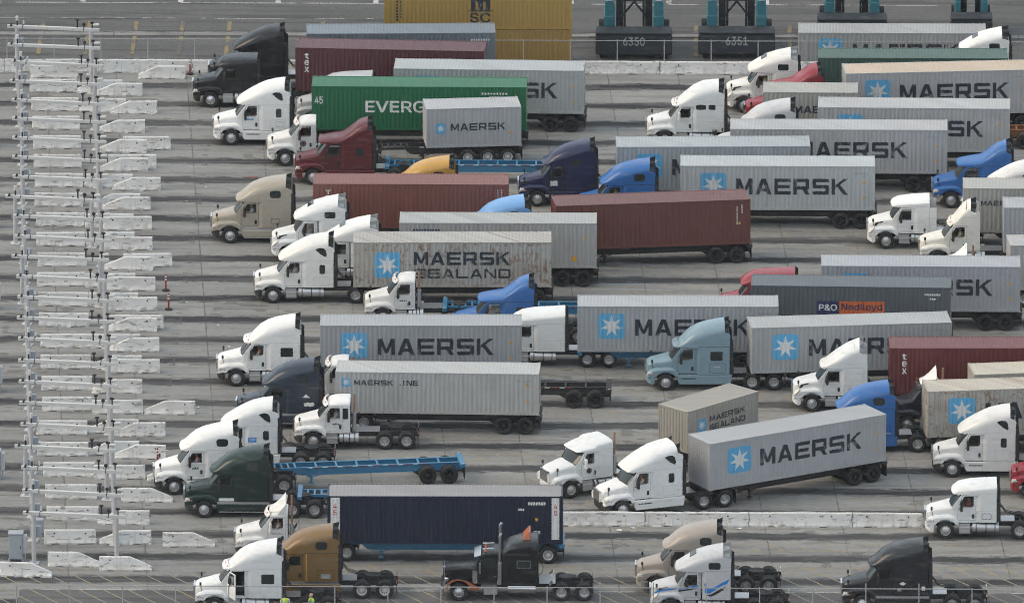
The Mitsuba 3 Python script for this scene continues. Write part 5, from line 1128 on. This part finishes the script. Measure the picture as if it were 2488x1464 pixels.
container('mkTR', 40, STD, 17.85, 54.66, .2, .02, 'grey container on the ground behind the far fence, below the container handlers', emblem(1.28, .60, 2.86, 2.18) + [P_('letter', wide_text('MAERSK', 3.50, .80, 10.50, 1.83), 'print_dark')])
load('dkgreen', 40, STD, 19.07, 44.21, .2, 'dark green container with a pale green roof', [], BK, 'trailer under the dark green container')
load('peach', 40, HC, 20.69, 39.30, 5.6, 'grey container with a cream roof and lettering, running off the right edge', big(), BK, 'trailer under the cream-roofed grey container')
load('mk1985', 40, HC, 19.01, 31.34, -1.2, 'grey container on the right, two last letters of its name showing', big(), BK, 'trailer under the grey container left of the upper bright blue truck')
load('mk45', 45, HC, 13.43, 26.13, -.3, 'long grey container with rust at the right end of its roof', big(13.716), BK, 'dark trailer under the long grey container with rusty roof end')
load('mk2340', 40, HC, 27.94, 12.67, -.5, 'weathered grey container with small lettering, cut by the right edge beside the blue truck', line_text('LINE'), BK, 'trailer under the weathered container beside the blue truck at the right edge')
load('mk2437', 40, HC, 30.37, 8.30, 1, 'blue-grey container end with a rusty corner, upper one of two at the right edge', big(), BK, 'trailer under the upper blue-grey container end at the right edge')
load('mk2437b', 40, HC, 30.55, -.17, 5, 'grey container with a cream end, lower one of two at the right edge', big(), BK, 'trailer under the cream-ended container at the right edge')
load('tex2', 40, HC, 22.99, -22.49, 1, 'rusty red container with white upright letters at the right edge', vertical('tex', .76, 1.04, 2.52, .36, .09), BK, 'dark trailer under the rusty red container at the right edge')
load('mk2349', 40, HC, 27.84, -28.03, 8.3, 'cream-grey container roof just above the rust-stained one at the right edge', [], BK, 'trailer under the cream-grey container at the right edge')
load('mk2235', 40, HC, 25.04, -31.57, 7.3, 'rust-stained grey container with star emblem at the right edge, behind the white truck', big(), BK, 'dark trailer under the rust-stained container at the right edge')
load('sea20', 20, STD, 10.05, -35.35, 46, 'short rusty beige container turned steeply, behind the turning white truck', emblem(.86, 1.14, 1.58, 1.88) + [P_('letter', wide_text('MAERSK', 1.9, 1.58, 4.94, 1.92) + wide_text('SEALAND', 1.9, 1.04, 4.94, 1.38), 'print_dark')], BK, 'trailer under the short rusty beige container', 1.22, -2.6, 8.9)
load('mkR20', 40, HC, 11.61, -42.71, 31, 'clean grey container on the turning white truck, seen from its front corner', big(), BK, 'black trailer of the turning truck')
# stack behind the far fence
m_shape = unary_union([rrect(5.66, 1.24, 6.90, 2.06, .14).difference(unary_union([Polygon([(5.95, 1.30), (6.12, 1.30), (6.12, 1.80), (6.035, 1.90), (5.95, 1.80)]), Polygon([(6.44, 1.30), (6.61, 1.30), (6.61, 1.80), (6.525, 1.90), (6.44, 1.80)])])), Polygon([(5.40, 1.30), (5.62, 1.20), (6.94, 1.20), (7.16, 1.30), (6.92, 1.27), (5.64, 1.27)])])
container('yellow2', 40, STD, -9.07, 55.07, 0, 0.02, 'dull yellow container at the bottom of the stack behind the far fence', [])
container('yellow', 40, STD, -9.07, 55.08, 0, 2.63, 'yellow container with black emblem and letters on top of the other', [P_('emblem', m_shape, 'print_dark'), P_('letter', spread('SC', 5.58, .46, 6.92, 1.12), 'print_dark'), P_('code_plate', unary_union([sbox(.78, .55 + .2 * i, .92, .68 + .2 * i) for i in range(9)] + [sbox(1.04, .75 + .2 * i, 1.14, .86 + .2 * i) for i in range(7)]), 'print_dark')])
# empty trailers
trailer(-8.41, 27.44, 0, 12.3, 'chassis_blue', 'empty pale blue trailer behind the gold truck roof', pale='chassis_pale')
trailer(-4.19, -4.38, 0, 12.3, 'chassis_blue', 'empty blue trailer behind the short white cab in the middle', pale='chassis_pale')
trailer(-6.02, -21.69, 0, 12.35, 'chassis_black', 'empty black trailer whose rear shows right of the small-lettered container', rim=('m_matte', 'rubber'))
trailer(-12.01, -43.94, 0, 12.3, 'chassis_blue', 'blue trailer front behind the dark green truck', pale='chassis_pale')
trailer(-14.52, -38.87, 8, 12.3, 'chassis_blue', 'empty bright blue trailer reaching right from behind the dark green truck', pale='chassis_pale', rim=('m_matte', 'rubber'))
trailer(20.94, 36.14, 0, 12.3, 'chassis_rust', 'rust brown trailer beam at the upper right edge')

def badge(x, z, r=.20): return [('badge', Point(x, z).buffer(r), 'm_matte', 'charcoal'), ('badge_ring', Point(x, z).buffer(r * .72).difference(Point(x, z).buffer(r * .5)), 'm_matte', 'tan')]
def plate(x0, z0, x1, z1, col='print_white', nm='placard'): return [(nm, sbox(x0, z0, x1, z1), 'm_matte', col)]
def marks(x0, z0, n, w, h, col): return [('sign_writing', unary_union([sbox(x0 + i * w * 1.5, z0, x0 + i * w * 1.5 + w, z0 + h * (1 if i % 3 else .7)) for i in range(n)]), 'm_matte', col)]
TR = [
    ('curve', 'black', -20.31, 49.29, 1, 'black high-roof truck farthest back on the left', dict(bumper='chrome', scoop_col='plastic')),
    ('midshort', 'black', -21.20, 45.32, -1, 'low-roofed black truck before the farthest black one', dict(bumper='body', rim=('m_chrome', None))),
    ('curve', 'white', -19.60, 36.33, -.3, 'white high-roof truck with a teardrop window pulling the long green container', dict(decals=marks(2.15, 1.66, 5, .06, .12, 'stripe_blue') + [('side_panel', rrect(4.0, 1.25, 4.5, 1.6, .04).difference(rrect(4.02, 1.27, 4.48, 1.58, .03)), 'm_matte', 'fogged')])),
    ('mid', 'silver', -14.40, 40.50, -1.5, 'silver truck nose peeping out between the white truck and the green container', {}),
    ('day', 'white', -16.04, 31.55, 1, 'short white cab with a round black door badge', dict(decals=badge(2.32, 1.45), vent=True, stack=False, skirt='tank')),
    ('slope', 'maroon', -14.15, 27.18, .5, 'maroon truck with a sloping roof', dict(bumper='body', mirror='black')),
    ('oval', 'amber_gold', -8.86, 18.28, 0, 'golden yellow truck roof showing behind the brick red container', {}),
    ('oval', 'tan', -18.97, 13.76, 0, 'tan high-roof truck alone at the front of its lane, left', dict(bumper='dark', decals=[('locker', rrect(3.75, 1.3, 4.3, 1.65, .04).difference(rrect(3.77, 1.32, 4.28, 1.63, .03)), 'm_matte', 'plastic')])),
    ('rake', 'navy', .10, 22.35, 1, 'dark navy truck in the middle with a white door placard', dict(decals=plate(2.0, 1.35, 2.45, 1.68), bumper='body')),
    ('oval', 'blue', 3.72, 17.89, 0, 'bright blue truck behind the rust brown container', {}),
    ('oval', 'sky_blue', -4.06, 9.07, 4, 'light blue truck roof between brick red and rust brown containers', {}),
    ('scoop', 'white', -15.12, 9.65, 0, 'white truck with black hood vent, in front of the brick red container', dict(scoop_col='fogged')),
    ('scoop', 'white', -13.02, 5.01, 0, 'white truck almost hidden behind the rusted container, skylight in its roof', dict(scoop_col='fogged')),
    ('curve', 'white', -15.91, .53, .5, 'white high-roof truck pulling the heavily rusted container', dict(bumper='dark', skirt='tank')),
    ('day', 'white', -9.01, -4.14, 0, 'short white cab before the heavily rusted container', dict(bumper='chrome', mirror='black', decals=marks(2.2, 1.5, 4, .08, .08, 'plastic') + plate(2.62, 1.2, 2.74, 1.42, 'fogged'))),
    ('slope', 'blue', -3.49, -8.34, 0, 'bright blue truck with sloping roof behind the white boxy sleeper', dict(decals=[])),
    ('mid', 'white', -1.46, -13.17, .5, 'white truck with a medium-height sleeper, front hidden by a grey container', dict(decals=badge(2.05, 1.3, .12)[:1])),
    ('swoop', 'white', -17.61, -17.41, .4, 'white swept-roof truck at the head of the middle-left lane', dict(bumper='dark')),
    ('oval', 'slate_navy', -16.15, -26.28, -1, 'dark slate blue truck with a white triangle and cloud on its side', dict(decals=[('triangle_sign', Polygon([(4.0, 2.0), (4.45, 2.0), (4.22, 2.22)]), 'm_matte', 'print_white'), ('cloud_sign', unary_union([Point(4.2 + .13 * i, 1.56 + .03 * (i % 2)).buffer(.12) for i in range(4)]), 'm_matte', 'print_white')])),
    ('day', 'white', -12.66, -22.11, 0, 'white cab showing between the dark slate truck and the small-lettered container', dict(mirror='black', decals=plate(2.5, 1.2, 2.8, 1.28, 'plastic'))),
    ('dayext', 'white', -12.60, -30.40, 0, 'white tractor without trailer, square rear side window', dict(bumper='dark', decals=marks(2.35, 1.5, 4, .07, .1, 'plastic'))),
    ('curve', 'white', -18.33, -34.78, 0, 'white high-roof tractor with a blue square sign on its side', dict(decals=[('sign', sbox(3.15, 1.75, 3.65, 2.05), 'm_matte', 'stripe_blue'), ('sign_face', sbox(3.21, 1.80, 3.59, 2.0), 'm_matte', 'print_white')])),
    ('oval', 'white', -20.63, -39.91, 3, 'white oval-window truck farthest left, a driver at its window', dict(bumper='dark', decals=marks(2.25, 1.55, 3, .09, .12, 'plastic'))),
    ('oval', 'deep_green', -18.66, -44.43, 0, 'very dark green high-roof truck', dict(decals=plate(2.05, 1.02, 2.95, 1.20), bumper='body')),
    ('daycone', 'white', -15.42, -52.87, .3, 'white cab with a pointed wind deflector pulling the navy container', dict(bumper='dark', mirror='body', decals=marks(2.2, 1.6, 7, .06, .05, 'print_navy'))),
    ('oval', 'brown_gold', -14.19, -60.15, 0, 'bronze gold tractor without trailer at the bottom', dict(decals=[('stripe', sbox(3.12, 1.1, 3.20, 2.72), 'm_matte', 'amber_gold'), ('plate', rrect(4.0, 1.22, 4.55, 1.5, .05), 'm_matte', 'fogged'), ('plate_text', sbox(4.1, 1.26, 4.45, 1.36), 'm_matte', 'print_white')], rim=('m_matte', 'rim_white'))),
    ('swoop', 'white', -17.41, -63.36, 0, 'white swept-roof truck at the bottom edge with its door open', dict(open_door=True, bumper='dark')),
    ('scoop', 'white', 26.80, 49.75, .5, 'white truck roof at the upper right corner', dict(scoop_col='plastic')),
    ('scoop', 'white', 13.14, 44.51, .3, 'white truck with roof skylight on the upper right, before the dark green container', dict(scoop_col='fogged')),
    ('slope', 'red', 14.35, 40.12, 4, 'dark red sloping roof and nose behind the short weathered container', {}),
    ('oval', 'pearl', 12.57, 31.95, 0, 'silver truck roof in front of the short weathered container', {}),
    ('bigfin', 'white', 8.08, 36.33, 0, 'white truck with two small sleeper windows and a high domed roof', dict(bumper='chrome')),
    ('daylow', 'white', 8.52, 26.73, 0, 'white cab hidden behind the grey container, only its exhaust stack showing', dict(stack=True)),
    ('slope', 'blue', 26.16, 22.43, 0, 'bright blue truck with sloping roof at the right edge', dict(bumper='chrome', decals=[])),
    ('curve', 'white', 27.91, 17.86, 0, 'white domed truck roof cut by the right edge, below the blue truck', {}),
    ('low', 'white', 21.99, 13.13, 0, 'white truck with a low flat sleeper roof and black hood vent', {}),
    ('daytall', 'cream', 25.18, 9.02, 0, 'cream white cab with a tall wind deflector, driver in lime vest', dict(bumper='chrome')),
    ('daycone', 'white', 25.01, .10, 2, 'white pointed wind deflector above the blue-grey container on the right', dict(bumper='dark')),
    ('mid', 'red', 12.54, -4.47, 0, 'red truck nose and roof behind the slate container', dict(bumper='chrome')),
    ('daylow', 'white', 11.34, -8.84, 0, 'white cab behind the grey container, left of the slate one', dict(stack=False)),
    ('swoop', 'ice_blue', 8.34, -18.01, 2, 'ice blue truck with swept roof', dict(skirt='body', bumper='body', decals=marks(4.1, 1.48, 5, .05, .04, 'print_white'))),
    ('bubble', 'white', 17.19, -22.21, 0, 'white truck with a bubble roof before the rusty red container', dict(decals=marks(3.4, 1.42, 5, .06, .07, 'print_red'), scoop_col='fogged')),
    ('daycone', 'deep_navy', 22.79, -26.59, 4, 'dark navy cab with a white wind deflector before the rusty red container', dict(cone_col='white')),
    ('oval', 'blue', 18.21, -30.99, 4, 'bright blue truck behind the turning container on the right', dict(skirt='body', decals=marks(4.3, 1.2, 5, .06, .04, 'print_white'))),
    ('curve', 'white', 25.45, -35.68, 0, 'white high-roof truck with teardrop window at the right, before the rust-stained container', dict(bumper='dark')),
    ('curve', 'red', 30.01, -39.95, 0, 'dark red truck nose at the right edge', dict(bumper='body')),
    ('midshort', 'white', 24.89, -48.00, 0, 'white truck with a medium sleeper and silver tanks at the lower right', dict(bumper='body', decals=[('locker', rrect(3.3, 1.2, 3.85, 1.58, .05).difference(rrect(3.325, 1.225, 3.825, 1.555, .04)), 'm_matte', 'plastic')])),
    ('oval', 'taupe', 8.01, -59.04, 0, 'taupe tractor without trailer behind the silver striped one', dict(bumper='body')),
    ('scoop', 'pearl', 8.87, -63.31, 0, 'silver tractor with blue swoosh stripes along its side', dict(scoop_col='fogged', decals=[('stripe', Polygon(q), 'm_matte', 'stripe_blue') for q in ([(.15, 1.36), (.45, 1.52), (1.48, 1.70), (1.48, 1.60), (.6, 1.46), (.35, 1.36)], [(1.62, 1.70), (2.74, 1.87), (2.74, 1.75), (1.62, 1.59)], [(3.09, 1.94), (3.2, 2.03), (3.2, 1.93), (3.09, 1.84)], [(3.14, 1.77), (3.4, 1.68), (3.8, 1.85), (4.15, 2.07), (4.57, 2.3), (4.40, 1.99), (4.05, 1.84), (3.7, 1.58), (3.4, 1.40), (3.14, 1.46)])] + [('stripe_shadow', Polygon([(3.22, 1.30), (3.5, 1.36), (3.9, 1.62), (4.36, 1.86), (4.2, 1.62), (3.8, 1.36), (3.5, 1.22)]), 'm_matte', 'charcoal'), ('stripe_shadow', Polygon([(1.62, 1.56), (2.74, 1.72), (2.74, 1.66), (1.62, 1.46)]), 'm_matte', 'charcoal')])),
    ('oval', 'charcoal', 19.90, -62.37, 0, 'black tractor with diamond placards at the bottom right', dict(decals=[('placard', Polygon([(3.3, 1.75), (3.5, 1.86), (3.7, 1.75), (3.5, 1.64)]), 'm_matte', 'print_white'), ('placard', sbox(3.2, 1.3, 3.42, 1.48), 'm_matte', 'fogged'), ('placard', sbox(4.6, 1.35, 4.8, 1.58), 'm_matte', 'print_white')])),
    ('curve', 'white', 5.64, -44.61, 20.5, 'white high-roof truck turning towards the barrier with a grey container', dict(bumper='dark')),
    ('box', 'white', 2.50, -40.86, 27, 'white flat-roofed truck turning, chrome slatted grille and round door badge', dict(bumper='body', decals=badge(2.42, 1.52, .17))),
]
WHITES = ['white', 'cool_white', 'white', 'ivory', 'chalk']
TR = [(st, WHITES[i % 5] if c == 'white' else c, *r) for i, (st, c, *r) in enumerate(TR)]
TRUCKS = [tractor(st, c, x, y, yaw, lab, 'semi trucks in the yard', **o) for st, c, x, y, yaw, lab, o in TR]
classic_tractor(-3.14, -60.47, .3, 'black long-nosed truck with chrome stacks and orange trim')

# ------------------------------------------------------------------ people
worker((-12.13, -65.95), 100, 'worker in a lime vest standing at the fence, left of the two', 'shirt_white', 'vest_lime', 'trousers')
worker((-10.62, -65.95), 160, 'worker in cap and lime vest over green, right of the two at the fence', 'shirt_green', 'vest_lime', 'trousers', cap='cap')
def driver(i, vest, label, top='shirt_white'):
    x, y, yaw = TR[i][2:5]; a = math.radians(yaw); s = style_of(TR[i][0])
    px, py = 2.56, -.60
    worker((x + px * math.cos(a) - py * math.sin(a), y + px * math.sin(a) + py * math.cos(a)), yaw + 180, label, top, vest, 'trousers', None, True, 1.12)
WHO = [(17, 'vest_orange', 'driver in an orange vest in the white swept-roof truck, middle left'), (22, 'vest_orange', 'driver in an orange vest in the white truck farthest left'), (24, 'vest_orange', 'driver in an orange vest in the cab pulling the navy container'),
       (28, 'vest_lime', 'driver in a lime vest in the white truck before the dark green container'), (36, 'vest_lime', 'driver in a lime vest in the cream white cab'), (20, None, 'driver in a white shirt in the white tractor without trailer'), (9, 'vest_lime', 'driver in a lime vest in the bright blue truck, middle'),
       (21, 'vest_orange', 'driver in an orange vest in the white tractor with the blue sign'), (7, None, 'driver in a pale shirt in the tan truck'), (13, None, 'driver in a pale shirt in the truck with the heavily rusted container'), (46, None, 'driver in a dark top in the medium-sleeper white truck, lower right'), (50, 'vest_orange', 'driver in an orange vest in the turning high-roof truck')]
for i, v, lab in WHO: driver(i, v, lab, 'dark_red' if i == 46 else 'shirt_white')

# ------------------------------------------------------------------ machines and small things
handler(7.15, 56.0, '6350', 'teal and black container handler behind the fence, just right of the yellow stack')
handler(13.85, 56.2, '6351', 'teal and black container handler behind the fence, second to the right of the yellow stack')
handler(21.4, 59.6, None, 'third container handler from the left, above the grey container', .92)
handler(29.2, 59.9, None, 'narrow dark container handler near the upper right corner', .55)
cone(26.1, 60.9, 0, 'orange traffic cone above the farthest grey container'); cone(31.6, 57.6, 0, 'orange traffic cone at the upper right corner')
delineator(-21.42, 2.06, 'red post with white bands, upper one of two side by side', 1.0); delineator(-21.10, -2.1, 'red post with white bands, lower one of two side by side', 1.0)
delineator(-21.64, 52.2, 'red post with white bands before the far barrier', .95); delineator(-20.6, -34.9, 'red and white post behind a barrier block, left of the white trucks', 1.0)
for i, (x, y, w, d, a, lab) in enumerate([(6.95, -47.7, .32, .30, 10, 'white paper sheet on the ground below the front barrier, left one of two'), (7.75, -47.25, .30, .14, 0, 'white paper strip at the foot of the front barrier'), (14.0, -47.3, .34, .14, 5, 'white paper strip below the front barrier, further right')]): paper(x, y, w, d, a, lab)
paper(-17.0, 27.7, .95, .10, 2, 'flat red strip on the ground behind the tan truck', 'dark_red')
r2 = np.random.default_rng(11)
for i in range(14):
    x, y = r2.uniform(-21, -14.5), -20 + i * 4.4639 + r2.uniform(-.8, .8) - 12
    paper(x, y, r2.uniform(.10, .20), r2.uniform(.08, .16), r2.uniform(0, 90), f'small white scrap of litter on the left approach, {ORD[13 - i]} from the top')

for k in [k for k, v in scene.items() if v.get('type') == 'principled']: scene[k] = {'type': 'twosided', 'bsdf': scene[k]}
